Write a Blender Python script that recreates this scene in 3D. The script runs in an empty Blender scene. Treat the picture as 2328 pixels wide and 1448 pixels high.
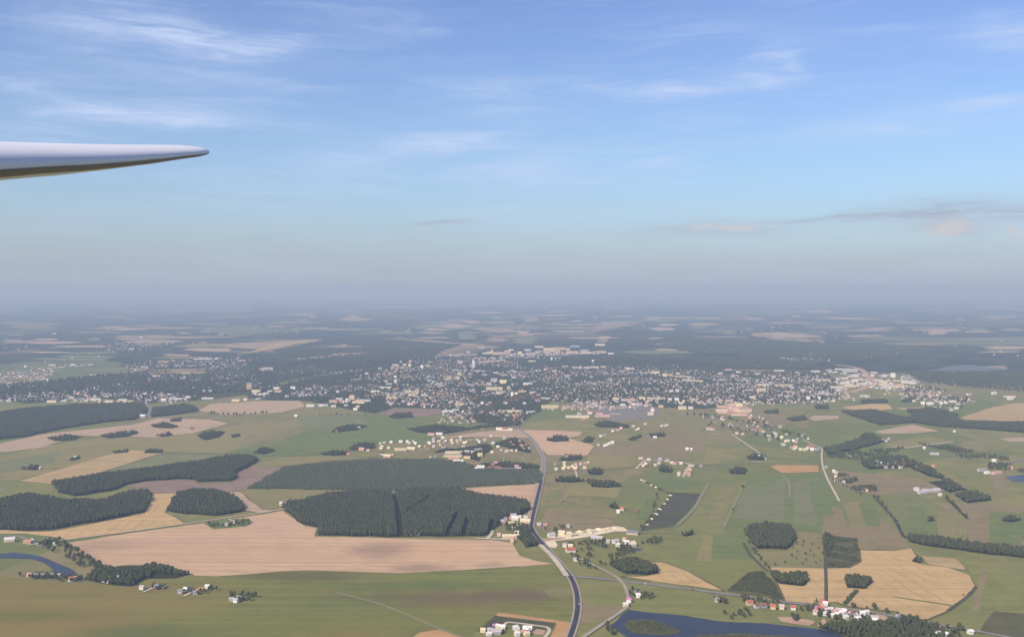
import bpy, bmesh, math, random
import numpy as np
from mathutils import Vector, Matrix, noise as mnoise

# ---------------------------------------------------------------- camera, sky, sun, exposure
scene = bpy.context.scene
col = scene.collection
H = 450.0                      # height of the eye above the plain (m)
F = 2100.0                     # focal length in photo pixels (2328 px wide)
PITCH = math.atan(69.0 / F)    # eye level lies at y = 655 of 1448
cam_d = bpy.data.cameras.new('camera')
cam_d.sensor_width = 36.0
cam_d.lens = 36.0 * F / 2328.0
cam_d.clip_start = 0.1
cam_d.clip_end = 400000.0
cam = bpy.data.objects.new('camera', cam_d)
cam.location = (0, 0, H)
cam.rotation_euler = (math.pi / 2 - PITCH, 0, 0)
col.objects.link(cam)
scene.camera = cam

SUN_EL = math.radians(39)
SUN_AZ = math.radians(180 + 42)    # clockwise from +Y: behind the viewer, to the left
sun_dir = Vector((math.sin(SUN_AZ) * math.cos(SUN_EL), math.cos(SUN_AZ) * math.cos(SUN_EL), math.sin(SUN_EL)))

world = bpy.data.worlds.new('World')
scene.world = world
world.use_nodes = True
wt = world.node_tree
wt.nodes.clear()
_wl = wt.links.new


def wmath(op, a, b=None, c=None):
    n = wt.nodes.new('ShaderNodeMath')
    n.operation = op
    for i, v in enumerate((a, b, c)):
        if v is None:
            continue
        if isinstance(v, (int, float)):
            n.inputs[i].default_value = v
        else:
            _wl(v, n.inputs[i])
    return n.outputs[0]


def wmix(fac, a, b):
    n = wt.nodes.new('ShaderNodeMix')
    n.data_type = 'RGBA'
    for sock, v in ((n.inputs[0], fac), (n.inputs[6], a), (n.inputs[7], b)):
        if isinstance(v, (int, float)):
            sock.default_value = v
        elif isinstance(v, tuple):
            sock.default_value = (*v, 1.0)
        else:
            _wl(v, sock)
    return n.outputs[2]


def wmaprange(v, a, b, c=0.0, d=1.0):
    n = wt.nodes.new('ShaderNodeMapRange')
    n.interpolation_type = 'SMOOTHSTEP'
    _wl(v, n.inputs[0])
    for i, x in enumerate((a, b, c, d)):
        n.inputs[i + 1].default_value = x
    return n.outputs[0]


sky = wt.nodes.new('ShaderNodeTexSky')
sky.sky_type = 'NISHITA'
sky.sun_disc = False
sky.sun_elevation = SUN_EL
sky.sun_rotation = SUN_AZ
sky.altitude = 400
sky.air_density = 1.0
sky.dust_density = 1.6
sky.ozone_density = 1.3
SKY_STRENGTH = 0.115
K = 1.0 / SKY_STRENGTH            # turns a picture radiance into this sky's units
tc = wt.nodes.new('ShaderNodeTexCoord')
sep = wt.nodes.new('ShaderNodeSeparateXYZ')
_wl(tc.outputs['Generated'], sep.inputs[0])
dx, dy, dz = sep.outputs
el = wmath('ARCSINE', dz)                       # elevation (rad)
az = wmath('ARCTAN2', dx, dy)                   # azimuth from +Y (rad)
# domain warp and streak noise shared by all clouds (on the direction sphere, stretched along the horizon)
comb = wt.nodes.new('ShaderNodeCombineXYZ')
_wl(wmath('MULTIPLY', az, 1.0), comb.inputs[0])
_wl(wmath('MULTIPLY', el, 4.5), comb.inputs[1])


def wnoise(scale, detail=5.0, rough=0.55, dist=0.0, off=0.0, vec=None):
    n = wt.nodes.new('ShaderNodeTexNoise')
    n.inputs['Scale'].default_value = scale
    n.inputs['Detail'].default_value = detail
    n.inputs['Roughness'].default_value = rough
    n.inputs['Distortion'].default_value = dist
    m = wt.nodes.new('ShaderNodeVectorMath')
    m.operation = 'ADD'
    m.inputs[1].default_value = (off, off * 1.7, off * 0.3)
    _wl(vec or comb.outputs[0], m.inputs[0])
    _wl(m.outputs[0], n.inputs['Vector'])
    return n.outputs['Fac']


warp1 = wmath('SUBTRACT', wnoise(9.0, 4, off=3.1), 0.5)
warp2 = wmath('SUBTRACT', wnoise(9.0, 4, off=11.7), 0.5)
azw = wmath('MULTIPLY_ADD', warp1, 0.07, az)
elw = wmath('MULTIPLY_ADD', warp2, 0.022, el)
comb2 = wt.nodes.new('ShaderNodeCombineXYZ')
_wl(wmath('MULTIPLY', azw, 1.0), comb2.inputs[0])
_wl(wmath('MULTIPLY', elw, 9.0), comb2.inputs[1])
streak = wnoise(7.0, 7, 0.62, 0.4, 5.5, comb2.outputs[0])
fine = wnoise(26.0, 6, 0.6, 0.6, 8.2, comb2.outputs[0])


def px2ang(px, py):
    """direction of a point of the photograph, as azimuth and elevation"""
    v = Vector(((px - 1164) / F, 1.0, -(py - 724) / F))
    cp, sp = math.cos(PITCH), math.sin(PITCH)
    w = Vector((v.x, v.y * cp + v.z * sp, -v.y * sp + v.z * cp))
    return math.atan2(w.x, w.y), math.asin(w.z / w.length)


def wisp(x0, y0, x1, y1, width, amp):
    """soft elongated cloud between two directions of the sky"""
    a0, e0 = px2ang(x0, y0)
    a1, e1 = px2ang(x1, y1)
    L = math.hypot(a1 - a0, e1 - e0) / 2
    t = math.atan2(e1 - e0, a1 - a0)
    ca, sa = math.cos(t), math.sin(t)
    A = wmath('SUBTRACT', azw, (a0 + a1) / 2)
    E = wmath('SUBTRACT', elw, (e0 + e1) / 2)
    u = wmath('ADD', wmath('MULTIPLY', A, ca / L), wmath('MULTIPLY', E, sa / L))
    w_ = width / F
    v = wmath('ADD', wmath('MULTIPLY', A, -sa / w_), wmath('MULTIPLY', E, ca / w_))
    r2 = wmath('ADD', wmath('POWER', wmath('ABSOLUTE', u), 2.6), wmath('MULTIPLY', v, v))
    return wmath('MULTIPLY', wmath('EXPONENT', wmath('MULTIPLY', r2, -1.0)), amp)


def wsum(items):
    s = items[0]
    for i in items[1:]:
        s = wmath('ADD', s, i)
    return s


cirrus = wsum([wisp(*a) for a in (
    (40, 20, 420, 75, 54, .45), (330, 60, 560, 112, 30, .75), (500, 116, 700, 96, 24, 1.1), (350, 150, 700, 140, 70, .45),
    (-60, 190, 240, 240, 36, .55), (150, 250, 480, 264, 20, 1.1), (300, 284, 540, 280, 14, .6), (30, 90, 500, 110, 100, .35), (600, 40, 960, 70, 40, .35),
    (640, 376, 1000, 348, 22, .70), (860, 340, 1160, 318, 20, .75), (1010, 410, 1290, 370, 34, .60), (910, 301, 1000, 301, 9, .7),
    (1300, 196, 1560, 210, 20, .70), (1480, 208, 1800, 180, 20, 1.0), (1680, 168, 1800, 178, 13, .7), (1720, 118, 1840, 130, 26, .80),
    (1800, 128, 1836, 165, 20, .6), (1820, 294, 2120, 250, 17, .70), (1990, 262, 2400, 225, 18, .65), (1900, 310, 2400, 262, 17, .65),
    (2180, 62, 2400, 80, 30, .65), (980, 210, 1240, 240, 50, .42), (1450, 375, 1580, 352, 12, .5), (500, 300, 1500, 300, 70, .25),
    (960, 66, 1030, 76, 8, .4), (200, 330, 900, 460, 80, .22), (1180, 430, 1600, 400, 70, .25), (1500, 60, 2000, 40, 50, .25), (-100, 330, 300, 300, 40, .3))])
# high thin veil everywhere in the sky, in streaks
veil = wmath('MULTIPLY', wmaprange(streak, 0.42, 0.80), 0.24)
cirrus_f = wmath('MULTIPLY', cirrus, wmath('MULTIPLY_ADD', wmaprange(streak, 0.30, 0.72), 0.75, 0.25))
cirrus_f = wmath('MULTIPLY', cirrus_f, wmath('MULTIPLY_ADD', fine, 0.8, 0.6))
cirrus_f = wmath('MINIMUM', wmath('ADD', wmath('MULTIPLY', cirrus_f, 0.66), wmath('MULTIPLY', veil, wmath('MULTIPLY_ADD', fine, 0.8, 0.5))), 0.85)
# far low clouds above the horizon: grey bases and a few sunlit tops
cum = wsum([wisp(*a) for a in (
    (925, 512, 1090, 505, 8, .75), (1440, 530, 1800, 524, 15, .6), (1790, 500, 1930, 494, 5, .7), (1900, 492, 2150, 484, 20, .6), (2040, 484, 2460, 476, 30, .8), (1560, 505, 2000, 498, 9, .3),
    (2080, 520, 2240, 522, 20, .45), (560, 545, 700, 535, 5, .25), (0, 560, 160, 556, 6, .22), (860, 545, 960, 548, 6, .2))])
cum = wmath('MULTIPLY', cum, wmath('MULTIPLY_ADD', wmaprange(fine, 0.35, 0.65), 0.6, 0.45))
tops = wsum([wisp(*a) for a in (
    (1560, 521, 1655, 520, 6, .9), (1655, 521, 1735, 520, 7, 1.0), (2085, 527, 2160, 522, 14, .75), (2140, 520, 2200, 506, 14, .9),
    (2265, 528, 2290, 526, 14, .9))])
tops = wmath('MULTIPLY', tops, wmath('MULTIPLY_ADD', wmaprange(fine, 0.3, 0.6), 0.7, 0.3))

# the camera's white balance leans to blue: the clear sky is a touch bluer than the model's
_wb = wt.nodes.new('ShaderNodeVectorMath')
_wb.operation = 'MULTIPLY'
_wb.inputs[1].default_value = (0.965, 1.085, 1.36)
_wl(sky.outputs[0], _wb.inputs[0])
_tint = wt.nodes.new('ShaderNodeValToRGB')       # turquoise low, violet high, the same all the way round
_tint.color_ramp.elements[0].position = 0.10
_tint.color_ramp.elements[0].color = (0.905, 1.015, 0.965, 1)
_tint.color_ramp.elements[1].position = 0.36
_tint.color_ramp.elements[1].color = (1.03, 0.925, 1.0, 1)
_wl(el, _tint.inputs[0])
_wb2 = wt.nodes.new('ShaderNodeVectorMath')
_wb2.operation = 'MULTIPLY'
_wl(_wb.outputs[0], _wb2.inputs[0])
_wl(_tint.outputs[0], _wb2.inputs[1])
skyc = _wb2.outputs[0]
# sky haze: pale air in the lowest degrees, all the way round
lowhaze = wmath('MULTIPLY', wmath('EXPONENT', wmath('MULTIPLY', wmath('MAXIMUM', el, 0.0), -10.0)), 0.95)
skyc = wmix(lowhaze, skyc, (0.415 * K, 0.458 * K, 0.555 * K))
skyc = wmix(cirrus_f, skyc, (0.56 * K, 0.665 * K, 0.90 * K))
skyc = wmix(wmath('MINIMUM', wmath('MULTIPLY', cum, 0.74), 0.8), skyc, (0.365 * K, 0.375 * K, 0.475 * K))
skyc = wmix(wmath('MINIMUM', wmath('MULTIPLY', tops, 0.95), 0.85), skyc, (0.60 * K, 0.58 * K, 0.61 * K))
bg = wt.nodes.new('ShaderNodeBackground')
bg.inputs['Strength'].default_value = SKY_STRENGTH
_wl(skyc, bg.inputs['Color'])
wo = wt.nodes.new('ShaderNodeOutputWorld')
_wl(bg.outputs[0], wo.inputs['Surface'])
world.cycles.sampling_method = 'MANUAL'
world.cycles.sample_map_resolution = 512

sun_d = bpy.data.lights.new('sun', 'SUN')
sun_d.energy = 4.9
sun_d.color = (1.0, 0.88, 0.72)
sun_d.angle = math.radians(0.5)
sun = bpy.data.objects.new('sun', sun_d)
sun.rotation_euler = sun_dir.to_track_quat('Z', 'Y').to_euler()
sun.location = (-300, -300, 900)
col.objects.link(sun)

scene.view_settings.view_transform = 'Standard'
scene.view_settings.look = 'None'
scene.view_settings.exposure = 0.08
scene.view_settings.gamma = 1.0
scene.view_settings.use_curve_mapping = False
scene.render.engine = 'CYCLES'
scene.cycles.use_denoising = True
scene.cycles.max_bounces = 5
scene.cycles.volume_bounces = 1
scene.cycles.diffuse_bounces = 2
scene.cycles.glossy_bounces = 2
scene.cycles.transparent_max_bounces = 8
HAZE_DENSITY = 1.02e-4
HAZE_COLOR = (0.435, 0.572, 0.795)
HAZE_CLEAR = (0.179, 0.132, 0.0)     # red and green light carry further through it than blue
HAZE_TOP = H + 60.0

# ---------------------------------------------------------------- helpers
random.seed(7)
_cp, _sp = math.cos(PITCH), math.sin(PITCH)


def gp(px, py):
    """point of the plain (z = 0) that lies under a point of the photograph"""
    x, z = (px - 1164) / F, -(py - 724) / F
    d = Vector((x, _cp + z * _sp, -_sp + z * _cp))
    t = H / -d.z
    return Vector((d.x * t, d.y * t, 0.0))


def Z(ox, oy, s):
    """converter from an enlarged detail of the photograph to the photograph"""
    return lambda x, y: (ox + x / s, oy + y / s)


def tag(o, label=None, cat=None, group=None, kind=None):
    for k, v in (('label', label), ('category', cat), ('group', group), ('kind', kind)):
        if v:
            o[k] = v
    return o


def link(name, me, mat=None, parent=None):
    if mat is not None:
        me.materials.append(mat)
    o = bpy.data.objects.new(name, me)
    col.objects.link(o)
    if parent:
        o.parent = parent
    return o


def mesh(name, verts, faces):
    me = bpy.data.meshes.new(name)
    me.from_pydata(verts, [], faces)
    return me


def empty(name, loc, rz=0.0):
    o = bpy.data.objects.new(name, None)
    o.location = loc
    o.rotation_euler = (0, 0, rz)
    o.empty_display_size = 1
    col.objects.link(o)
    return o


# ---------------------------------------------------------------- materials
def new_mat(name, rough=1.0, spec=0.0):
    m = bpy.data.materials.new(name)
    m.use_nodes = True
    b = m.node_tree.nodes['Principled BSDF']
    b.inputs['Roughness'].default_value = rough
    b.inputs['Specular IOR Level'].default_value = spec
    return m, m.node_tree, b


class NT:
    """small node-building helper for one material"""

    def __init__(self, nt):
        self.nt = nt
        self.pos = nt.nodes.new('ShaderNodeNewGeometry').outputs['Position']

    def noise(self, scale, detail=4.0, rough=0.55, dist=0.0, vec=None, sx=1.0, sy=1.0, rot=0.0, off=0.0):
        mp = self.nt.nodes.new('ShaderNodeMapping')
        mp.inputs['Scale'].default_value = (sx, sy, 1)
        mp.inputs['Rotation'].default_value = (0, 0, rot)
        mp.inputs['Location'].default_value = (off, off * 0.7, 0)
        self.nt.links.new(vec or self.pos, mp.inputs[0])
        n = self.nt.nodes.new('ShaderNodeTexNoise')
        n.inputs['Scale'].default_value = scale
        n.inputs['Detail'].default_value = detail
        n.inputs['Roughness'].default_value = rough
        n.inputs['Distortion'].default_value = dist
        self.nt.links.new(mp.outputs[0], n.inputs['Vector'])
        return n.outputs['Fac']

    def rng(self, v, a, b, c=0.0, d=1.0):
        n = self.nt.nodes.new('ShaderNodeMapRange')
        n.interpolation_type = 'SMOOTHSTEP'
        self.nt.links.new(v, n.inputs[0])
        for i, x in enumerate((a, b, c, d)):
            n.inputs[i + 1].default_value = x
        return n.outputs[0]

    def math(self, op, a, b=None):
        n = self.nt.nodes.new('ShaderNodeMath')
        n.operation = op
        for i, v in enumerate((a, b)):
            if v is None:
                continue
            if isinstance(v, (int, float)):
                n.inputs[i].default_value = v
            else:
                self.nt.links.new(v, n.inputs[i])
        return n.outputs[0]

    def mix(self, fac, a, b):
        n = self.nt.nodes.new('ShaderNodeMix')
        n.data_type = 'RGBA'
        for sock, v in ((n.inputs[0], fac), (n.inputs[6], a), (n.inputs[7], b)):
            if isinstance(v, (int, float)):
                sock.default_value = v
            elif isinstance(v, tuple):
                sock.default_value = (*v, 1.0)
            else:
                self.nt.links.new(v, sock)
        return n.outputs[2]


def sc(c, k):
    return tuple(min(0.9, x * k) for x in c)


def field_mat(name, c, c2=None, rot=0.0, rows=0.10, patch=0.5, big=0.006, seed=0.0, mott=0.6, blobs=(), tram=0.0):
    """farmland: base colour, wandering second colour, faint drill rows and clods"""
    m, nt, b = new_mat(name)
    t = NT(nt)
    c2 = c2 or sc(c, 0.78)
    f = t.rng(t.noise(big, 4, 0.6, 0.6, off=seed), 0.40, 0.66)
    colr = t.mix(t.math('MULTIPLY', f, patch), c, c2)
    f2 = t.noise(0.03, 6, 0.68, 0.5, off=seed * 2 + 40)
    colr = t.mix(t.rng(f2, 0.38, 0.66, 0.0, mott), colr, sc(c, 0.68))
    f3 = t.noise(0.02, 3, 0.6, 0.2, sx=0.06, sy=5.0, rot=rot, off=seed)
    colr = t.mix(t.math('MULTIPLY', t.rng(f3, 0.38, 0.66), rows * 4), colr, sc(c, 1.26))
    if tram:                                   # tramlines left by the tractor, wandering a little
        mp = nt.nodes.new('ShaderNodeMapping')
        mp.inputs['Rotation'].default_value = (0, 0, rot)
        nt.links.new(t.pos, mp.inputs[0])
        sx = nt.nodes.new('ShaderNodeSeparateXYZ')
        nt.links.new(mp.outputs[0], sx.inputs[0])
        q = t.math('ADD', t.math('MULTIPLY', sx.outputs[1], 1 / 22.0), t.math('MULTIPLY', t.noise(.006, 3, off=seed), 2.2))
        fr = t.math('ABSOLUTE', t.math('SUBTRACT', t.math('FRACT', q), .5))
        brk = t.rng(t.noise(.012, 3, .6, off=seed + 7), .40, .6)
        colr = t.mix(t.math('MULTIPLY', t.math('MULTIPLY', t.rng(fr, .14, .02), brk), tram), colr, sc(c2, .72))
    f4 = t.noise(0.35, 3, 0.7, off=seed)
    colr = t.mix(t.rng(f4, 0.3, 0.75, 0.0, 0.30), colr, sc(c2, 0.85))
    for (bx, by, rx, ry, k, *cb) in blobs:     # soft-edged patches of damper soil or drier grass
        q = gp(bx, by)
        vm = nt.nodes.new('ShaderNodeVectorMath')
        vm.operation = 'SUBTRACT'
        vm.inputs[1].default_value = (q.x, q.y, 0)
        nt.links.new(t.pos, vm.inputs[0])
        v2 = nt.nodes.new('ShaderNodeVectorMath')
        v2.operation = 'MULTIPLY'
        v2.inputs[1].default_value = (1 / rx, 1 / ry, 0)
        nt.links.new(vm.outputs[0], v2.inputs[0])
        ln = nt.nodes.new('ShaderNodeVectorMath')
        ln.operation = 'LENGTH'
        nt.links.new(v2.outputs[0], ln.inputs[0])
        d = t.math('ADD', ln.outputs['Value'], t.math('MULTIPLY', t.math('SUBTRACT', t.noise(.02, 4, .6), .5), 1.1))
        colr = t.mix(t.rng(d, 1.3, .15, 0.0, k), colr, cb[0] if cb else (.21, .145, .105))
    nt.links.new(colr, b.inputs['Base Color'])
    return m


FM = {
    'stubble': field_mat('stubble', (.52, .355, .215), (.46, .30, .18), 0.3, .14, .9, .004, mott=.4, tram=.35, blobs=((868, 1250, 60, 60, .55), (960, 1291, 55, 30, .6), (1020, 1250, 90, 60, .35, (.56, .36, .19)), (640, 1200, 90, 60, .3, (.46, .33, .22)), (420, 1230, 120, 30, .35, (.40, .28, .21)), (1110, 1286, 40, 22, .4), (230, 1240, 80, 60, .3), (1060, 1228, 60, 18, .3))),
    'stubble2': field_mat('stubble_pale', (.44, .32, .205), (.38, .275, .175), -.4, .12, .8, .006, 9, tram=.3),
    'wheat': field_mat('ripe_wheat', (.49, .335, .155), (.43, .30, .145), 1.45, .16, .7, .006, 3, tram=.55),
    'wheat2': field_mat('ripe_barley', (.42, .30, .145), (.36, .27, .13), .25, .14, .7, .008, 5, tram=.4),
    'orange': field_mat('dry_soil', (.46, .27, .115), (.42, .25, .12), .1, .1, .5, .01, 6),
    'mauve': field_mat('ploughed_soil', (.23, .165, .125), (.28, .20, .14), .5, .12, .8, .006, 11),
    'brown': field_mat('brown_grass', (.245, .19, .10), (.20, .175, .08), .2, .1, .9, .006, 13),
    'olive': field_mat('yellowing_grass', (.255, .215, .085), (.20, .19, .075), .3, .12, .8, .005, 17, tram=.35),
    'olive2': field_mat('dry_meadow', (.235, .20, .085), (.19, .185, .07), -.5, .1, .9, .006, 19),
    'green': field_mat('meadow_grass', (.178, .186, .060), (.225, .205, .070), .6, .12, .9, .005, 23, tram=.3),
    'green2': field_mat('deep_meadow', (.138, .172, .058), (.172, .186, .064), 1.2, .12, .9, .006, 29, tram=.25),
    'greygreen': field_mat('young_crop', (.185, .190, .090), (.16, .175, .07), .35, .14, .8, .006, 31, tram=.4),
    'dark': field_mat('dark_crop', (.085, .082, .05), (.07, .08, .04), 1.1, .14, .6, .01, 37),
    'foreground': field_mat('grazed_grass', (.150, .160, .044), (.195, .170, .052), .25, .22, 1.0, .0035, 41, .6, tuple(
        (x, y, rx, ry, k, c) for x, y, rx, ry, k, c in (
            (60, 1350, 330, 110, .62, (.235, .165, .055)), (200, 1400, 160, 70, .5, (.225, .155, .052)), (20, 1430, 150, 50, .6, (.25, .16, .055)), (60, 1400, 120, 30, .5, (.11, .125, .036)), (150, 1352, 90, 16, .45, (.14, .14, .04)), (330, 1375, 120, 16, .5, (.235, .17, .055)),
            (420, 1375, 90, 60, .5, (.21, .17, .05)), (330, 1440, 110, 40, .5, (.075, .095, .03)), (700, 1310, 130, 30, .6, (.085, .078, .035)),
            (620, 1420, 180, 60, .4, (.16, .165, .04)), (1020, 1360, 130, 40, .85, (.150, .105, .055)), (1180, 1352, 90, 35, .75, (.135, .10, .055)),
            (900, 1330, 200, 25, .5, (.085, .115, .035)), (790, 1445, 40, 25, .5, (.23, .15, .05)), (960, 1410, 120, 50, .5, (.17, .17, .045)), (820, 1360, 120, 40, .35, (.095, .125, .035))))),
    'rough2': field_mat('rank_grass', (.095, .10, .045), (.15, .13, .06), .4, .14, 1.0, .02, 44),
    'scrub': field_mat('scrub_ground', (.10, .10, .045), (.14, .115, .06), .9, .1, 1.0, .012, 47),
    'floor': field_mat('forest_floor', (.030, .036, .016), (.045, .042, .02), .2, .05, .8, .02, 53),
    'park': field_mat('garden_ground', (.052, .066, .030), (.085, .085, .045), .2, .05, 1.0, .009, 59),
    'sand': field_mat('pale_sand', (.72, .62, .43), (.60, .49, .33), .2, .1, .9, .03, 61),
    'clay': field_mat('pink_gravel', (.46, .30, .20), (.38, .27, .2), .2, .1, .7, .03, 67),
    'redclay': field_mat('red_brick_dust', (.42, .165, .11), (.36, .15, .1), .2, .05, .5, .02, 68),
    'wet': field_mat('grey_yard', (.20, .18, .16), (.26, .22, .18), .2, .1, .8, .02, 71),
    'reed': field_mat('reed_bed', (.085, .085, .036), (.12, .10, .045), .2, .05, 1.0, .02, 73),
}


def road_mat(name, c, worn):
    m, nt, b = new_mat(name, 0.85, 0.15)
    t = NT(nt)
    f = t.noise(0.05, 4, 0.6, 0.2)
    nt.links.new(t.mix(t.rng(f, 0.35, 0.7), c, worn), b.inputs['Base Color'])
    return m


RM = {
    'asphalt': road_mat('new_asphalt', (.040, .036, .050), (.055, .05, .06)),
    'old': road_mat('old_asphalt', (.20, .18, .175), (.26, .23, .21)),
    'gravel': road_mat('white_gravel', (.55, .47, .34), (.42, .36, .26)),
    'dirt': road_mat('dirt_track', (.52, .42, .29), (.42, .33, .22)),
    'shoulder': road_mat('gravel_shoulder', (.36, .30, .235), (.27, .23, .18)),
    'faint': road_mat('grassy_track', (.20, .19, .10), (.25, .22, .12)),
    'ditch': road_mat('ditch_bank', (.06, .065, .035), (.09, .085, .05)),
}


def water_mat(name, c, rough=0.12):
    m, nt, b = new_mat(name, rough, 0.22)
    t = NT(nt)
    nt.links.new(t.mix(t.rng(t.noise(.02, 3), .4, .7), c, sc(c, .75)), b.inputs['Base Color'])
    bp = nt.nodes.new('ShaderNodeBump')
    bp.inputs['Strength'].default_value = 0.35
    bp.inputs['Distance'].default_value = 0.12
    nt.links.new(t.noise(.35, 4, .6, .3, sx=1, sy=2.2), bp.inputs['Height'])
    nt.links.new(bp.outputs[0], b.inputs['Normal'])
    return m


WATER = water_mat('still_water', (.022, .025, .042), .3)
WATER_FAR = water_mat('far_water', (.13, .135, .14), 0.7)


def plain_mat(name, c, rough=0.8, spec=0.2, var=0.12, scale=0.35):
    m, nt, b = new_mat(name, rough, spec)
    t = NT(nt)
    oi = nt.nodes.new('ShaderNodeObjectInfo')
    f = t.noise(scale, 4, 0.6)
    a = t.mix(t.rng(f, .3, .7), c, sc(c, 1 - 2 * var))
    g = t.math('MULTIPLY', oi.outputs['Random'], 0.35)
    nt.links.new(t.mix(g, a, sc(c, 0.72)), b.inputs['Base Color'])
    return m


WALL = {
    'w': ('white', plain_mat('white_render', (.80, .76, .68))),
    'c': ('cream', plain_mat('cream_render', (.78, .66, .42))),
    'y': ('yellow', plain_mat('yellow_render', (.76, .63, .34))),
    'p': ('peach', plain_mat('peach_render', (.66, .48, .34))),
    'g': ('grey', plain_mat('grey_render', (.40, .39, .38))),
    'l': ('pale grey', plain_mat('pale_grey_render', (.58, .54, .56))),
    'b': ('brown', plain_mat('brown_boards', (.26, .16, .09))),
    'r': ('red brick', plain_mat('red_brick', (.42, .16, .10))),
}
ROOF = {
    'w': ('white', plain_mat('white_sheet_roof', (.76, .74, .70), .5, .3)),
    'c': ('cream', plain_mat('cream_sheet_roof', (.72, .62, .42), .6, .3)),
    'r': ('red', plain_mat('red_tiles', (.46, .15, .10))),
    'k': ('pink', plain_mat('faded_tiles', (.60, .33, .28))),
    'm': ('magenta', plain_mat('magenta_sheet', (.56, .20, .42), .5, .3)),
    'o': ('orange', plain_mat('orange_tiles', (.58, .30, .16))),
    'g': ('grey', plain_mat('grey_sheet', (.30, .29, .29), .6, .3)),
    'l': ('pale grey', plain_mat('fibre_cement', (.50, .47, .48))),
    'd': ('dark', plain_mat('tarred_felt', (.075, .07, .07))),
    'b': ('brown', plain_mat('brown_tiles', (.24, .13, .085))),
    'y': ('yellow', plain_mat('yellow_sheet', (.74, .61, .34), .6, .3)),
    'n': ('slate blue', plain_mat('slate_blue_sheet', (.20, .21, .27), .5, .3)),
}


def leaf_mat(name, a, bcol):
    m, nt, b = new_mat(name, 0.9, 0.1)
    t = NT(nt)
    oi = nt.nodes.new('ShaderNodeObjectInfo')
    f = t.noise(0.5, 3, 0.6)
    c1 = t.mix(oi.outputs['Random'], a, bcol)
    nt.links.new(t.mix(t.rng(f, .35, .7, 0, .6), c1, sc(a, 0.7)), b.inputs['Base Color'])
    return m


LEAF = leaf_mat('broad_leaves', (.058, .068, .028), (.100, .105, .040))
NEEDLE = leaf_mat('needles', (.060, .069, .036), (.092, .099, .050))
YOUNG = leaf_mat('young_pine_needles', (.094, .108, .062), (.108, .120, .068))
BUSH = leaf_mat('bush_leaves', (.045, .06, .02), (.10, .10, .035))
BARK, _nt, _b = new_mat('bark', 0.95)
_t = NT(_nt)
_nt.links.new(_t.mix(_t.rng(_t.noise(3.0, 4), .3, .7), (.10, .075, .055), (.18, .15, .12)), _b.inputs['Base Color'])

# ---------------------------------------------------------------- the plain
def ground_mat():
    m, nt, b = new_mat('farmland')
    t = NT(nt)
    # a patchwork of parcels: each cell one crop, with woods gathered in large blocks
    warp = nt.nodes.new('ShaderNodeVectorMath')
    warp.operation = 'MULTIPLY_ADD'
    wn = nt.nodes.new('ShaderNodeTexNoise')
    wn.inputs['Scale'].default_value = 0.0016
    wn.inputs['Detail'].default_value = 4
    nt.links.new(t.pos, wn.inputs['Vector'])
    nt.links.new(wn.outputs['Color'], warp.inputs[0])
    warp.inputs[1].default_value = (320, 420, 0)
    nt.links.new(t.pos, warp.inputs[2])

    def cells(scale, sx, sy, off):
        mp = nt.nodes.new('ShaderNodeMapping')
        mp.inputs['Scale'].default_value = (sx * scale, sy * scale, 0)
        mp.inputs['Location'].default_value = (off, off, 0)
        nt.links.new(warp.outputs[0], mp.inputs[0])
        v = nt.nodes.new('ShaderNodeTexVoronoi')
        v.voronoi_dimensions = '2D'
        v.inputs['Scale'].default_value = 1.0
        nt.links.new(mp.outputs[0], v.inputs['Vector'])
        s = nt.nodes.new('ShaderNodeSeparateColor')
        nt.links.new(v.outputs['Color'], s.inputs[0])
        return s.outputs[0], s.outputs[1]
    r1, r2 = cells(1 / 520.0, 1.0, 0.75, 0.0)
    q1, q2 = cells(1 / 900.0, 1.0, 0.6, 31.0)
    near = t.mix(t.rng(r1, .15, .85), (.150, .172, .054), (.235, .210, .075))
    near = t.mix(t.math('MULTIPLY', t.math('GREATER_THAN', r2, .74), .8), near, (.255, .20, .10))
    f1 = t.noise(.012, 5, .62, .5)
    near = t.mix(t.rng(f1, .40, .64, 0, .65), near, (.135, .150, .050))
    near = t.mix(t.rng(t.noise(.06, 4, .65), .45, .75, 0, .35), near, (.19, .16, .075))
    # far country: mostly woods, meadows between, some stubble
    big = t.noise(.00022, 4, .55, .4)
    wood = t.rng(t.math('ADD', t.math('MULTIPLY', big, .75), t.math('MULTIPLY', q1, .35)), .40, .50)
    fieldc = t.mix(t.math('GREATER_THAN', q2, .62), (.13, .145, .06), (.36, .26, .16))
    woodc = t.mix(t.rng(t.noise(.003, 6, .75), .4, .65), (.030, .038, .020), (.075, .080, .045))
    far = t.mix(wood, fieldc, woodc)
    sp = nt.nodes.new('ShaderNodeSeparateXYZ')
    nt.links.new(t.pos, sp.inputs[0])
    dist = t.math('ADD', sp.outputs[1], t.math('MULTIPLY', t.math('SUBTRACT', t.noise(.0006, 3), .5), 1400.0))
    nt.links.new(t.mix(t.rng(dist, 4300, 5300), near, far), b.inputs['Base Color'])
    return m


gme = mesh('ground', [(-170000, -9000, 0), (170000, -9000, 0), (170000, 169000, 0), (-170000, 169000, 0)], [(0, 1, 2, 3)])
tag(link('ground', gme, ground_mat()), 'wide flat farmland stretching out to the hazy horizon', 'ground', kind='structure')


def outline(pts, jit=2.5, step=45.0):
    """closed outline on the plain, its edges broken up a little as field edges are"""
    W = [gp(*p) for p in pts]
    out = []
    for i, a in enumerate(W):
        b = W[(i + 1) % len(W)]
        L = (b - a).length
        n = max(1, min(40, int(L / step)))
        nrm = Vector((-(b - a).y, (b - a).x, 0)).normalized() if L > 0 else Vector()
        for k in range(n):
            p = a.lerp(b, k / n)
            if k:
                p = p + nrm * random.uniform(-jit, jit)
            out.append((p.x, p.y))
    return out


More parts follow.
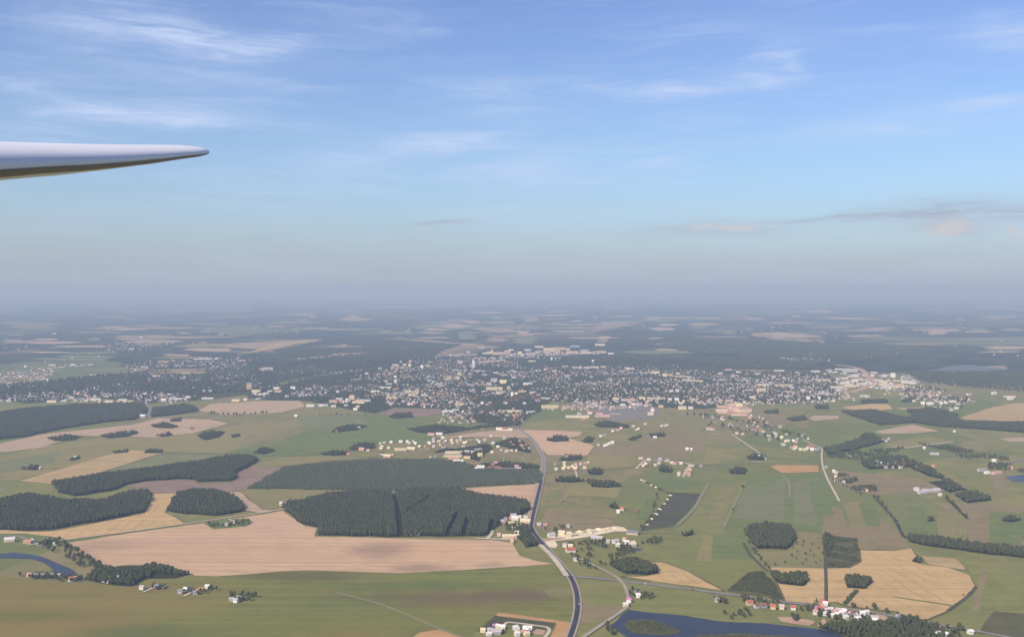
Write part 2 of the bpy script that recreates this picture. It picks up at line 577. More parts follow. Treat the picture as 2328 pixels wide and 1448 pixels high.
def sheet(name, pts, mat, z, label, cat, group=None, jit=2.5, step=45.0):
    o2 = outline(pts, jit, step)
    me = mesh(name, [(x, y, z) for x, y in o2], [tuple(range(len(o2)))])
    if me.polygons[0].normal.z < 0:
        me.flip_normals()
    return tag(link(name, me, mat), label, cat, group, 'structure')


FIELDS = [
    # name, material, layer, label, outline in the photograph
    ('pasture', 'foreground', 1, 'wide mottled green and brown pasture in the foreground', [(-500, 1285), (0, 1309), (120, 1322), (200, 1331), (300, 1320), (440, 1310), (500, 1312), (560, 1307), (640, 1299), (760, 1299), (900, 1304), (1060, 1297), (1180, 1289), (1262, 1283), (1290, 1312), (1306, 1345), (1310, 1380), (1300, 1415), (1130, 1392), (1075, 1440), (1060, 1500), (-600, 1500)]),
    ('stubble_field', 'stubble', 2, 'large pinkish brown stubble field in front of the dark forest', [(150, 1234), (300, 1211), (470, 1187), (590, 1170), (642, 1160), (668, 1178), (690, 1194), (722, 1200), (716, 1219), (900, 1223), (1120, 1227), (1165, 1233), (1182, 1262), (1215, 1273), (1258, 1281), (1180, 1288), (1060, 1296), (900, 1303), (800, 1300), (700, 1297), (640, 1299), (560, 1306), (500, 1310), (440, 1308), (400, 1292), (340, 1284), (290, 1283), (240, 1292), (200, 1275), (160, 1250)]),
    ('wheat_field', 'wheat', 2, 'golden brown field wrapped around the small rounded wood', [(-200, 1215), (0, 1203), (60, 1208), (120, 1207), (250, 1182), (330, 1166), (345, 1121), (372, 1121), (404, 1122), (384, 1152), (376, 1165), (421, 1189), (300, 1207), (150, 1226), (60, 1213)]),
    ('meadow', 'green', 2, 'green strip between the rounded wood and the pale track', [(377, 1165), (400, 1171), (470, 1177), (560, 1168), (592, 1163), (424, 1187)]),
    ('meadow', 'green2', 3, 'green plot inside the stubble field beside the farm grove', [(463, 1189), (520, 1180), (565, 1178), (575, 1187), (560, 1196), (485, 1203)]),
    ('ploughed_field', 'mauve', 2, 'dull mauve ploughed field between three woods', [(283, 1104), (330, 1095), (400, 1090), (445, 1093), (450, 1098), (525, 1098), (540, 1085), (520, 1080), (560, 1062), (645, 1061), (600, 1090), (563, 1112), (510, 1120), (450, 1122), (400, 1122), (345, 1120)]),
    ('stubble_field', 'stubble2', 2, 'narrow tan stubble strip right of the rounded wood', [(508, 1120), (545, 1117), (600, 1159), (640, 1160), (590, 1167), (557, 1160), (548, 1140)]),
    ('meadow', 'olive2', 2, 'olive green wedge between the dark plantation and the forest', [(550, 1116), (700, 1114), (780, 1113), (870, 1116), (892, 1121), (740, 1127), (660, 1146), (642, 1156), (600, 1158)]),
    ('meadow', 'green', 2, 'green meadow above the darkest left wood', [(-300, 1098), (0, 1097), (60, 1096), (120, 1100), (122, 1118), (140, 1130), (200, 1128), (283, 1106), (300, 1112), (345, 1116), (200, 1146), (150, 1144), (60, 1134), (-300, 1142)]),
    ('stubble_field', 'wheat2', 3, 'slanting tan strip between two green fields', [(42, 1093), (290, 1022), (372, 1029), (190, 1086), (110, 1100)]),
    ('crop_field', 'greygreen', 2, 'grey green crop strip above the long wood', [(190, 1087), (372, 1030), (600, 1036), (565, 1041), (430, 1056), (250, 1080), (110, 1101)]),
    ('crop_field', 'olive', 2, 'broad yellowish field on the left with scattered copses', [(-300, 1066), (0, 1040), (100, 1013), (260, 990), (350, 994), (450, 985), (530, 970), (690, 957), (660, 985), (580, 1010), (510, 1031), (370, 1029), (290, 1022), (42, 1092), (-300, 1094)]),
    ('stubble_field', 'stubble2', 3, 'long pinkish tan strip below the far left wood', [(-300, 1040), (0, 1008), (100, 986), (300, 966), (358, 950), (420, 952), (480, 954), (520, 963), (440, 985), (350, 994), (180, 991), (90, 1018), (-300, 1064)]),
    ('stubble_field', 'stubble2', 2, 'tan field at the left edge of the town', [(448, 934), (480, 918), (600, 911), (682, 911), (694, 924), (640, 938), (520, 944)]),
    ('crop_field', 'greygreen', 2, 'grey green field under the town factories', [(694, 945), (815, 938), (836, 965), (790, 968), (700, 976), (672, 962)]),
    ('meadow', 'green2', 3, 'fresh green field left of the wide village', [(520, 1031), (640, 1000), (700, 975), (780, 972), (860, 967), (960, 974), (1000, 998), (960, 1010), (870, 1003), (840, 1020), (760, 1031), (640, 1035)]),
    ('meadow', 'green2', 4, 'small deep green field below the brown field at the town edge', [(816, 941), (880, 943), (960, 950), (965, 968), (838, 966)]),
    ('stubble_field', 'mauve', 3, 'brownish field at the town edge', [(852, 941), (900, 928), (1000, 929), (1010, 938), (960, 948), (880, 943)]),
    ('stubble_field', 'olive', 2, 'pale olive strip below the green field', [(556, 1062), (640, 1041), (760, 1035), (870, 1044), (770, 1050), (655, 1062)]),
    ('stubble_field', 'stubble2', 3, 'tan wedge above the wide village', [(990, 998), (1080, 983), (1160, 974), (1184, 977), (1203, 996), (1100, 993)]),
    ('stubble_field', 'stubble', 3, 'pinkish tan field right of the road above the yellow houses', [(1182, 977), (1325, 981), (1318, 990), (1288, 996), (1338, 1008), (1352, 1014), (1336, 1035), (1243, 1035), (1210, 1002)]),
    ('stubble_field', 'stubble', 3, 'tan wedge between plantation and forest beside the road', [(1022, 1112), (1120, 1106), (1222, 1101), (1233, 1106), (1214, 1141), (1130, 1132), (1080, 1124)]),
    ('meadow', 'brown', 2, 'brownish fallow right of the row of white houses', [(1340, 1012), (1420, 1006), (1500, 1008), (1560, 1020), (1572, 1045), (1480, 1049), (1440, 1036), (1336, 1033)]),
    ('crop_field', 'olive', 3, 'olive field right of the yellow houses', [(1337, 1032), (1440, 1035), (1452, 1053), (1432, 1064), (1346, 1070), (1335, 1050)]),
    ('crop_field', 'olive', 3, 'olive tan rectangle below the small wood', [(1303, 1097), (1412, 1109), (1404, 1132), (1286, 1126)]),
    ('ploughed_field', 'dark', 3, 'dark field lined with pale heaps', [(1512, 1118), (1596, 1122), (1562, 1170), (1532, 1196), (1458, 1206), (1490, 1168), (1526, 1128)]),
    ('meadow', 'green2', 3, 'deep green strip below the ring of houses', [(1462, 1087), (1600, 1089), (1612, 1108), (1500, 1111), (1478, 1100)]),
    ('meadow', 'green', 2, 'long bright green meadow stretching towards the wheat', [(1604, 1112), (1690, 1092), (1700, 1150), (1645, 1200), (1660, 1230), (1730, 1290), (1650, 1340), (1560, 1297), (1500, 1277), (1440, 1270), (1520, 1215), (1565, 1185)]),
    ('meadow', 'green2', 2, 'green meadow left of the gravel lane', [(1700, 1090), (1745, 1078), (1870, 1078), (1905, 1140), (1920, 1200), (1870, 1212), (1740, 1196), (1650, 1200)]),
    ('stubble_field', 'orange', 3, 'orange tan rectangle beside the gravel lane', [(1750, 1061), (1768, 1057), (1862, 1058), (1863, 1073), (1776, 1075)]),
    ('meadow', 'olive2', 2, 'dry meadow with dotted bushes', [(1700, 1255), (1790, 1252), (1812, 1226), (1806, 1208), (1868, 1214), (1877, 1289), (1748, 1290)]),
    ('meadow', 'brown', 2, 'brownish fallow behind the wheat', [(1880, 1150), (1990, 1170), (2055, 1222), (2070, 1245), (1953, 1250), (1900, 1222), (1868, 1212)]),
    ('scrub', 'scrub', 3, 'scrubby brown ground between two wheat parts', [(1869, 1212), (1900, 1220), (1950, 1225), (1952, 1250), (1956, 1278), (1926, 1290), (1880, 1290)]),
    ('wheat_field', 'wheat', 3, 'big golden wheat field above the village by the lake', [(1748, 1290), (1875, 1292), (1930, 1291), (1957, 1277), (1953, 1250), (2035, 1252), (2072, 1246), (2085, 1266), (2080, 1275), (2098, 1283), (2155, 1290), (2205, 1308), (2218, 1333), (2195, 1358), (2150, 1392), (2105, 1410), (2080, 1406), (2035, 1390), (1990, 1386), (1925, 1378), (1900, 1369), (1850, 1373), (1785, 1367), (1768, 1330)]),
    ('wheat_field', 'wheat2', 3, 'pale wheat strip between golden and green fields', [(2093, 1264), (2170, 1269), (2192, 1288), (2198, 1297), (2110, 1283)]),
    ('meadow', 'green2', 4, 'thin green wedge lying inside the golden wheat', [(2026, 1357), (2040, 1357), (2165, 1375), (2170, 1379)]),
    ('meadow', 'green', 2, 'green field right of the golden wheat', [(2188, 1256), (2328, 1269), (2600, 1290), (2700, 1440), (2328, 1408), (2215, 1398), (2165, 1384), (2222, 1335), (2206, 1304)]),
    ('allotment', 'scrub', 3, 'striped brown garden plots at the right field end', [(2260, 1390), (2400, 1400), (2420, 1460), (2225, 1440)]),
    ('wheat_field', 'wheat', 3, 'golden wedge of wheat above the side road', [(1648, 1344), (1560, 1331), (1480, 1321), (1412, 1311), (1440, 1310), (1470, 1309), (1503, 1303), (1484, 1287), (1474, 1279), (1505, 1277), (1560, 1297)]),
    ('scrub', 'scrub', 2, 'dark green scrub triangle beside the golden wheat', [(1652, 1344), (1700, 1301), (1735, 1297), (1766, 1332), (1784, 1368), (1740, 1356), (1690, 1350)]),
    ('wheat_field', 'wheat2', 2, 'large tan field at the far right edge', [(2172, 953), (2256, 925), (2310, 916), (2400, 916), (2400, 957), (2260, 957)]),
    ('wheat_field', 'wheat', 2, 'rounded yellow field below the factory district', [(1912, 926), (1985, 917), (2020, 919), (2031, 930), (1975, 935), (1940, 932)]),
    ('wheat_field', 'wheat2', 2, 'thin yellow strip beside the rounded yellow field', [(2038, 927), (2097, 925), (2098, 930), (2050, 932)]),
    ('stubble_field', 'stubble2', 2, 'pink tan kite shaped field among the right woods', [(1985, 981), (2075, 965), (2100, 971), (2136, 980), (2080, 985), (2005, 986)]),
    ('crop_field', 'olive', 2, 'olive field with a tan rim on the right', [(2006, 1011), (2050, 999), (2110, 992), (2168, 1003), (2100, 1012), (2050, 1019)]),
    ('stubble_field', 'stubble2', 2, 'small tan patch right of the town meadows', [(1838, 952), (1850, 945), (1907, 945), (1908, 952), (1850, 957)]),
    ('stubble_field', 'stubble2', 2, 'tan patch at the right edge by the river woods', [(2268, 996), (2400, 992), (2400, 1005), (2295, 1004)]),
    ('meadow', 'brown', 2, 'brown fallow around the greenhouse farm', [(1915, 1070), (2090, 1090), (2150, 1110), (2140, 1122), (1990, 1124), (1900, 1100)]),
    ('meadow', 'green2', 2, 'deep green plots right of the ditch', [(2040, 1180), (2125, 1185), (2195, 1195), (2200, 1235), (2120, 1225), (2060, 1220)]),
    ('meadow', 'brown', 2, 'brown pasture on the right side above the tree belt', [(2120, 1140), (2328, 1150), (2500, 1160), (2500, 1262), (2328, 1248), (2205, 1236), (2200, 1192)]),
    ('meadow', 'brown', 2, 'brown fallow beside the asphalt road below the yellow houses', [(1245, 1155), (1300, 1160), (1385, 1180), (1400, 1195), (1330, 1203), (1270, 1212), (1225, 1205), (1232, 1180)]),
    ('meadow', 'olive2', 3, 'straw coloured oval beside the curve of the asphalt road', [(1236, 1342), (1262, 1335), (1296, 1336), (1303, 1352), (1290, 1362), (1250, 1357)]),
    ('meadow', 'green', 2, 'green meadow between asphalt road and lake', [(1312, 1318), (1408, 1322), (1424, 1345), (1424, 1378), (1400, 1400), (1320, 1450), (1308, 1440), (1318, 1390), (1318, 1350)]),
    ('meadow', 'brown', 3, 'brown hollow between road and dam', [(1325, 1372), (1420, 1380), (1370, 1412), (1318, 1420)]),
    ('meadow', 'green', 2, 'green lakeside meadow below the side road', [(1410, 1322), (1560, 1340), (1700, 1362), (1720, 1400), (1780, 1415), (1715, 1417), (1640, 1413), (1560, 1400), (1470, 1392), (1432, 1386), (1428, 1350)]),
    ('ploughed_field', 'dark', 3, 'dark ploughed strip around the new houses', [(1126, 1401), (1262, 1417), (1252, 1434), (1240, 1432), (1150, 1417), (1118, 1440), (1084, 1434)]),
    ('stubble_field', 'orange', 3, 'orange tan strip bordering the new houses', [(1131, 1392), (1200, 1400), (1298, 1414), (1286, 1480), (1228, 1480), (1264, 1418), (1126, 1400)]),
    ('stubble_field', 'orange', 3, 'tan field corner at the track end', [(905, 1470), (950, 1438), (1000, 1430), (1048, 1446), (1090, 1470)]),
    ('meadow', 'green', 2, 'green plot with the new houses', [(1100, 1436), (1150, 1419), (1250, 1434), (1232, 1480), (1050, 1480)]),
    ('bare_plot', 'clay', 4, 'bare pinkish building plot among the new houses', [(1207, 1428), (1241, 1432), (1236, 1443), (1216, 1443)]),
    ('bare_plot', 'clay', 4, 'bare plot around the pale unfinished house', [(1985, 1398), (2010, 1394), (2018, 1406), (2000, 1418), (1978, 1414)]),
    ('bare_bank', 'clay', 4, 'bare sandy bank on the lake shore', [(1767, 1402), (1800, 1403), (1850, 1411), (1853, 1416), (1840, 1423), (1800, 1418), (1776, 1413)]),
    ('bare_bank', 'clay', 4, 'small bare bank further along the lake shore', [(1858, 1420), (1872, 1406), (1885, 1418), (1895, 1430), (1860, 1424)]),
    ('gravel_yard', 'sand', 4, 'long pale sand yard of the works beside the road', [(1234, 1231), (1262, 1218), (1300, 1210), (1345, 1204), (1400, 1196), (1418, 1199), (1432, 1209), (1400, 1208), (1345, 1219), (1300, 1226), (1262, 1230), (1268, 1240), (1262, 1247), (1244, 1243)]),
    ('gravel_yard', 'clay', 5, 'pinkish entrance yard between road and sand yard', [(1215, 1221), (1230, 1224), (1290, 1221), (1275, 1226), (1238, 1231)]),
    ('meadow', 'green', 3, 'rough garden land behind the works', [(1262, 1236), (1345, 1220), (1440, 1212), (1500, 1225), (1470, 1255), (1440, 1275), (1390, 1290), (1320, 1280), (1280, 1262)]),
    ('bare_field', 'redclay', 2, 'red clay patch in the town beside the green', [(1130, 916), (1180, 896), (1196, 902), (1190, 908), (1150, 912)]),
    ('bare_field', 'redclay', 2, 'second red clay patch in the town', [(1207, 907), (1213, 896), (1238, 897), (1240, 907)]),
    ('rail_yard', 'wet', 2, 'grey goods yard at the town edge', [(1345, 935), (1370, 922), (1490, 924), (1500, 945), (1440, 956), (1385, 955)]),
    ('factory_yard', 'clay', 2, 'orange sandy factory yard at the town edge', [(1625, 930), (1660, 922), (1690, 918), (1712, 932), (1700, 944), (1660, 944), (1632, 940)]),
    ('meadow', 'olive2', 2, 'brown green open land below the goods yard', [(1500, 948), (1600, 950), (1610, 975), (1500, 980), (1440, 968)]),
    ('meadow', 'green', 2, 'pale green strip along the far river road', [(0, 925), (180, 908), (330, 904), (340, 914), (180, 920), (0, 938)]),
]
for i_, (n_, m_, z_, l_, p_) in enumerate(FIELDS):
    sh_ =sheet(n_, p_, FM[m_], 0.16 * z_ + .018 * (i_ % 8), l_, 'field' if 'field' in n_ else n_.replace('_', ' '))
    if m_ in ('wheat', 'wheat2', 'stubble', 'stubble2', 'orange', 'dark', 'mauve') and gp(*p_[0]).y < 3600:      # grassy margin
        me_ = sh_.data
        P_ = [v.co.copy() for v in me_.vertices]
        V_, F_ = [], []
        for k_, p in enumerate(P_):
            q = P_[(k_ + 1) % len(P_)]
            nn = Vector((-(q - p).y, (q - p).x, 0)).normalized() * random.uniform(.6, 1.9)
            b0 = len(V_)
            V_ += [(*(p - nn).xy, p.z + .2), (*(q - nn).xy, p.z + .2), (*(q + nn).xy, p.z + .2), (*(p + nn).xy, p.z + .2)]
            if random.random() < .8:
                F_.append((b0, b0 + 1, b0 + 2, b0 + 3))
        mm_ = mesh('field_margin', V_, F_)
        tag(link('field_margin', mm_, FM[random.choice(('green2', 'olive2', 'rough2'))]), 'grassy margin of the ' + l_, 'field margin', kind='structure')

# narrow parcels of the patchwork on the right
random.seed(71)
_k = 0
for q, n, ms in (
        ([(1908, 1142), (2040, 1135), (2056, 1215), (1930, 1205)], 5, 'green green2 green2 olive2 greygreen brown'), ([(2062, 1150), (2196, 1158), (2198, 1232), (2066, 1218)], 5, 'brown green2 olive2 green'),
        ([(2206, 1150), (2420, 1158), (2420, 1250), (2208, 1236)], 6, 'brown olive2 green2 greygreen'), ([(1622, 1098), (1692, 1094), (1652, 1192), (1572, 1192)], 4, 'green olive2 green2'),
        ([(1702, 1086), (1866, 1080), (1904, 1196), (1660, 1194)], 7, 'green2 olive2 green2 greygreen olive'), ([(1246, 1112), (1298, 1102), (1284, 1146), (1236, 1146)], 3, 'olive olive2 green'),
        ([(1370, 975), (1600, 990), (1606, 1038), (1352, 1012)], 5, 'green brown olive2 greygreen'), ([(1612, 1000), (1740, 1042), (1864, 1050), (1860, 1030)], 4, 'green greygreen'),
        ([(1565, 1215), (1690, 1206), (1728, 1288), (1520, 1272)], 5, 'green2 olive green2 olive2'), ([(2236, 1282), (2400, 1284), (2420, 1392), (2206, 1392)], 5, 'green2 green brown'),
        ([(1300, 1140), (1450, 1150), (1430, 1190), (1330, 1180)], 3, 'green greygreen olive2'), ([(1440, 1120), (1510, 1122), (1470, 1185), (1420, 1180)], 3, 'green green2'),
        ([(2180, 1000), (2400, 1008), (2400, 1038), (2190, 1024)], 4, 'olive2 green brown'), ([(1700, 930), (1830, 925), (1840, 975), (1720, 970)], 4, 'greygreen brown green'),
        ([(1910, 990), (1985, 985), (1965, 1000), (1905, 1004)], 2, 'green olive2'), ([(2150, 1060), (2290, 1070), (2300, 1140), (2200, 1110)], 4, 'brown green olive2'),
        ([(0, 1046), (220, 1010), (180, 1050), (0, 1085)], 2, 'olive greygreen'), ([(560, 985), (690, 962), (650, 992), (540, 1022)], 2, 'olive olive2')):
    ms = ms.split()
    t = 0.0
    cuts = sorted(random.uniform(.05, .95) for _ in range(n - 1))
    for i in range(n):
        t0, t1 = ([0] + cuts)[i], (cuts + [1])[i]
        if random.random() < .22 or t1 - t0 < .04:
            continue
        L = lambda a, b, u: (a[0] + (b[0] - a[0]) * u, a[1] + (b[1] - a[1]) * u)
        e0, e1 = random.uniform(0, .18), random.uniform(.8, 1)
        A, B_, C_, D_ = L(q[0], q[1], t0), L(q[0], q[1], t1), L(q[3], q[2], t1), L(q[3], q[2], t0)
        _k += 1
        sheet('parcel', [L(A, D_, e0), L(B_, C_, e0), L(B_, C_, e1), L(A, D_, e1)], FM[random.choice(ms)], .47 + .005 * (_k % 24), 'narrow strip of grass or crop in the meadow patchwork', 'field', 'narrow parcels', jit=2, step=30)

# far fields, kilometres beyond the town
T1, T2, T3, T4 = Z(0, 640, 3.88), Z(580, 640, 3.88), Z(1160, 640, 3.88), Z(1728, 640, 3.88)
FAR = [
    (T1, 'o', 70, 540, 378, 420), (T1, 't', 0, 240, 464, 481), (T1, 't', 0, 290, 514, 545), (T1, 'o', 760, 900, 495, 526), (T1, 't', 990, 1300, 475, 512),
    (T1, 'o', 1300, 1560, 470, 500), (T1, 'o', 1190, 1500, 530, 566), (T1, 't', 1550, 1700, 449, 463), (T1, 't', 1720, 1890, 437, 452), (T1, 't', 1920, 2000, 450, 476),
    (T1, 't', 1050, 1250, 325, 336), (T1, 't', 1260, 1400, 382, 397), (T1, 't', 950, 1160, 418, 433), (T1, 'g', 250, 1100, 622, 700), (T1, 'o', 1260, 1900, 640, 692),
    (T1, 't', 0, 430, 830, 862), (T1, 'o', 1720, 1870, 530, 552), (T1, 'g', 0, 600, 720, 800), (T1, 'g', 700, 1250, 760, 800), (T1, 't', 1840, 2010, 240, 250),
    (T2, 't', 320, 590, 270, 300), (T2, 't', 740, 1000, 300, 362), (T2, 't', 1060, 1230, 430, 452), (T2, 't', 1320, 1370, 425, 450), (T2, 't', 1420, 1740, 415, 465),
    (T2, 't', 1600, 1890, 372, 415), (T2, 't', 1780, 2020, 345, 378), (T2, 't', 1410, 1740, 525, 572), (T2, 't', 1990, 2300, 500, 532), (T2, 't', 1960, 2328, 420, 482),
    (T2, 't', 1700, 2200, 260, 276), (T2, 't', 2060, 2200, 315, 330), (T2, 'g', 1240, 1400, 490, 580), (T2, 't', 440, 560, 295, 320), (T2, 't', 0, 390, 385, 402), (T2, 'g', 1740, 2000, 440, 510),
    (T3, 't', 0, 220, 430, 487), (T3, 't', 220, 760, 430, 470), (T3, 'o', 720, 1030, 372, 425), (T3, 't', 1210, 1500, 370, 432), (T3, 'o', 1480, 1850, 365, 430),
    (T3, 't', 90, 600, 289, 305), (T3, 't', 100, 250, 320, 360), (T3, 't', 710, 790, 305, 326), (T3, 't', 940, 1080, 300, 320), (T3, 't', 1160, 1380, 310, 335),
    (T3, 't', 1590, 1940, 317, 338), (T3, 't', 2020, 2260, 319, 340), (T3, 't', 1490, 1700, 205, 218), (T3, 't', 780, 1030, 227, 247), (T3, 't', 280, 520, 252, 276),
    (T3, 't', 750, 900, 480, 530), (T3, 't', 1150, 1380, 490, 516), (T3, 't', 2090, 2328, 453, 490), (T3, 't', 1990, 2110, 563, 580), (T3, 't', 1700, 1850, 670, 690),
    (T3, 'g', 1370, 1560, 650, 664), (T3, 'g', 1740, 2100, 400, 470), (T3, 't', 1750, 2328, 775, 800), (T3, 'g', 0, 260, 490, 560),
    (T4, 't', 0, 420, 455, 491), (T4, 't', 340, 680, 250, 280), (T4, 't', 0, 280, 278, 290), (T4, 't', 200, 290, 330, 346), (T4, 't', 540, 820, 315, 335),
    (T4, 'o', 1130, 1310, 335, 360), (T4, 't', 1380, 1770, 415, 472), (T4, 't', 1770, 2050, 415, 452), (T4, 'o', 2120, 2328, 410, 436), (T4, 't', 1840, 2328, 590, 630),
    (T4, 't', 980, 1180, 630, 666), (T4, 't', 490, 590, 520, 540), (T4, 't', 1930, 2200, 745, 780), (T4, 'o', 1790, 2140, 905, 946), (T4, 'g', 1690, 2040, 975, 1002),
    (T4, 't', 1700, 1820, 330, 345), (T4, 't', 1920, 2328, 302, 328), (T4, 't', 1490, 1640, 246, 261), (T4, 't', 380, 560, 690, 715), (T4, 'g', 1400, 1720, 860, 895)]
FARM = {'t': ('stubble_field', FM['stubble2'], 'far tan stubble strip among the woods beyond the town'),
        'o': ('crop_field', FM['olive'], 'far yellowish crop strip among the woods beyond the town'),
        'g': ('meadow', FM['greygreen'], 'far grey green meadow among the woods beyond the town')}


def lens(x0, x1, y0, y1):
    w, h, s = x1 - x0, y1 - y0, random.uniform(-.3, .3)
    m = (y0 + y1) / 2
    up = [(x0 + w * u, m - h * .5 * a) for u, a in ((.0, .1), (random.uniform(.08, .2), random.uniform(.4, .9)), (random.uniform(.3, .45), random.uniform(.7, 1)), (random.uniform(.55, .7), random.uniform(.6, 1)), (random.uniform(.8, .92), random.uniform(.3, .8)))]
    lo = [(x0 + w * u, m + h * .5 * a) for u, a in ((1.0, .1), (random.uniform(.8, .92), random.uniform(.3, .9)), (random.uniform(.5, .7), random.uniform(.5, 1)), (random.uniform(.2, .4), random.uniform(.5, .9)))]
    return [(x, y + s * h * ((x - x0) / w - .5)) for x, y in up + lo]


FZ_ = [0]


def ident(x, y):
    return x, y


for _ in range(150):
    x, y = random.choice((random.gauss(1250, 260), random.gauss(300, 260), random.uniform(0, 2328), random.gauss(1900, 260))), random.uniform(690, 800)
    if 560 < x < 1500 and y > 775:
        y -= 60
    if not 0 < x < 2328:
        continue
    k = (y - 660) / 100
    w = random.uniform(25, 120) * (.5 + k)
    FAR.append((ident, random.choice('tttoog'), x - w / 2, x + w / 2, y, y + random.uniform(1.6, 6.0) * k + .8))
for i_, (T, k, x0, x1, y0, y1) in enumerate(FAR):
    n_, m_, l_ = FARM[k]
    w, h = x1 - x0, y1 - y0
    nb = 1 if T is ident else random.choice((2, 3, 3))
    for q_ in range(nb):                       # a large open patch is several ragged strips
        yy = y0 + h * q_ / nb * random.uniform(.8, 1.1)
        xa = x0 + w * random.uniform(-.05, .30) if nb > 1 else x0
        xb = x1 - w * random.uniform(-.05, .30) if nb > 1 else x1
        mm_ = m_ if random.random() < .75 else random.choice((FM['olive'], FM['stubble2'], FM['greygreen'], FM['wheat2']))
        FZ_[0] += 1
        sheet(n_, [T(*p) for p in lens(xa, xb, yy, yy + h / nb * random.uniform(.7, 1.25))], mm_, 0.3 + .02 * (FZ_[0] % 45), l_, 'field', 'fields beyond the town', jit=10, step=200)
sheet('stubble_field', [T2(-220, 650), T2(0, 608), T2(170, 545), T2(450, 515), T2(615, 511), T2(600, 526), T2(350, 552), T2(200, 588), T2(0, 626)], FM['wheat2'], 1.3, 'very long pale strip of open land running through the far woods', 'field', jit=10, step=120)
sheet('bare_field', [T2(372, 692), T2(405, 610), T2(425, 592), T2(462, 588), T2(445, 680)], FM['wheat2'], 1.35, 'pale cleared slope standing out of the far dark woods', 'field', jit=6, step=60)

# ---------------------------------------------------------------- water
sheet('lake', [(1430, 1386), (1470, 1392), (1560, 1400), (1640, 1413), (1710, 1416), (1800, 1424), (1870, 1431), (1905, 1441), (1935, 1452), (1960, 1466), (1900, 1480), (1700, 1476), (1560, 1470), (1450, 1462), (1385, 1423)], WATER, .7, 'deep blue lake with a reedy island beside the village', 'lake', jit=2, step=20)
sheet('island', [(1418, 1419), (1432, 1411), (1455, 1408), (1490, 1411), (1520, 1422), (1552, 1436), (1530, 1443), (1490, 1444), (1440, 1440), (1424, 1430)], FM['reed'], .86, 'low reedy island in the blue lake', 'island', jit=2, step=12)
sheet('reed_bed', [(1548, 1452), (1600, 1443), (1700, 1441), (1780, 1445), (1860, 1450), (1925, 1459), (1925, 1485), (1560, 1485)], FM['reed'], .86, 'dark reed bed along the near side of the lake', 'reeds', jit=3, step=15)
sheet('river', [(-200, 1257), (0, 1259), (30, 1256), (75, 1261), (108, 1270), (134, 1282), (168, 1297), (174, 1308), (150, 1309), (128, 1302), (112, 1288), (98, 1279), (70, 1270), (0, 1269), (-200, 1270)], WATER, .7, 'dark blue river bend between riverside trees', 'river', jit=1, step=15)
sheet('lake', [(2105, 843), (2160, 833), (2200, 829), (2245, 834), (2292, 838), (2240, 845), (2180, 846)], WATER_FAR, .7, 'pale blue far lake among the right woods', 'lake', jit=15, step=90)
sheet('pond', [(2286, 1084), (2328, 1079), (2420, 1080), (2420, 1094), (2304, 1095)], WATER, .7, 'small pond at the right edge of the fields', 'pond', jit=2, step=15)
sheet('pond', [(1430, 1250), (1442, 1246), (1462, 1247), (1455, 1252), (1438, 1254)], WATER, .75, 'little pond among the gardens behind the works', 'pond', jit=1, step=8)


# ---------------------------------------------------------------- roads, lanes and ditches
def smooth(pts, n=6):
    P = [gp(*p) for p in pts]
    if len(P) < 3:
        return P
    P = [P[0] * 2 - P[1]] + P + [P[-1] * 2 - P[-2]]
    out = []
    for i in range(1, len(P) - 2):
        a, b, c, d = P[i - 1:i + 3]
        for k in range(n):
            t = k / n
            out.append(0.5 * ((2 * b) + (c - a) * t + (2 * a - 5 * b + 4 * c - d) * t * t + (3 * b - a - 3 * c + d) * t ** 3))
    out.append(P[-2])
    return out


RIB = [0]


def ribbon(name, pts, width, mat, z, label, cat='road', group=None, side=0.0, straight=False, wob=0.0):
    RIB[0] += 1
    z += .02 * (RIB[0] % 6)
    P = [gp(*p) for p in pts] if straight else smooth(pts)
    L, R = [], []
    for i, p in enumerate(P):
        d = (P[min(i + 1, len(P) - 1)] - P[max(i - 1, 0)])
        d.z = 0
        d.normalize()
        n = Vector((-d.y, d.x, 0))
        w = width / 2 * (1 + random.uniform(-wob, wob))
        c = p + n * side
        L.append((c.x + n.x * w, c.y + n.y * w, z))
        R.append((c.x - n.x * w, c.y - n.y * w, z))
    k = len(P)
    me = mesh(name, L + R, [(i, i + 1, k + i + 1, k + i) for i in range(k - 1)])
    if me.polygons[0].normal.z < 0:
        me.flip_normals()
    return tag(link(name, me, mat), label, cat, group, 'structure')


MAIN = [(1290, 1465), (1299, 1440), (1308, 1412), (1313, 1380), (1310, 1345), (1298, 1314), (1276, 1286), (1242, 1246), (1222, 1222), (1211, 1206), (1208, 1194), (1213, 1168), (1222, 1130), (1231, 1092)]
MAIN2 = [(1231, 1092), (1236, 1066), (1236, 1045), (1225, 1020), (1203, 992), (1170, 968), (1143, 950), (1128, 938)]
ribbon('road', MAIN, 12.5, RM['shoulder'], 1.1, 'pale gravel shoulders along the dark asphalt road', 'road')
ribbon('road', MAIN, 6.8, RM['asphalt'], 1.25, 'new dark asphalt road curving up past the forest', 'road')
ribbon('road', MAIN2, 12, RM['shoulder'], 1.05, 'pale verge of the grey road towards the town', 'road')
ribbon('road', MAIN2, 6.5, RM['old'], 1.2, 'worn grey road running on towards the town', 'road')
ribbon('road', [(1240, 1238), (1262, 1258), (1286, 1286), (1302, 1309)], 9, RM['gravel'], 1.3, 'bright sandy strip beside the asphalt road', 'road', side=-10)
ribbon('road', [(1206, 1204), (1206, 1192), (1210, 1168), (1218, 1130), (1227, 1092), (1231, 1066)], 8, FM['clay'], 1.0, 'pinkish bare verge left of the asphalt road', 'verge', side=5)
ribbon('road', [(1299, 1311), (1340, 1314), (1400, 1320), (1550, 1338), (1700, 1358), (1800, 1371), (1900, 1383), (2000, 1396), (2100, 1415), (2190, 1430), (2310, 1452)], 7, RM['old'], 1.15, 'straight grey side road leading to the lake village', 'road')
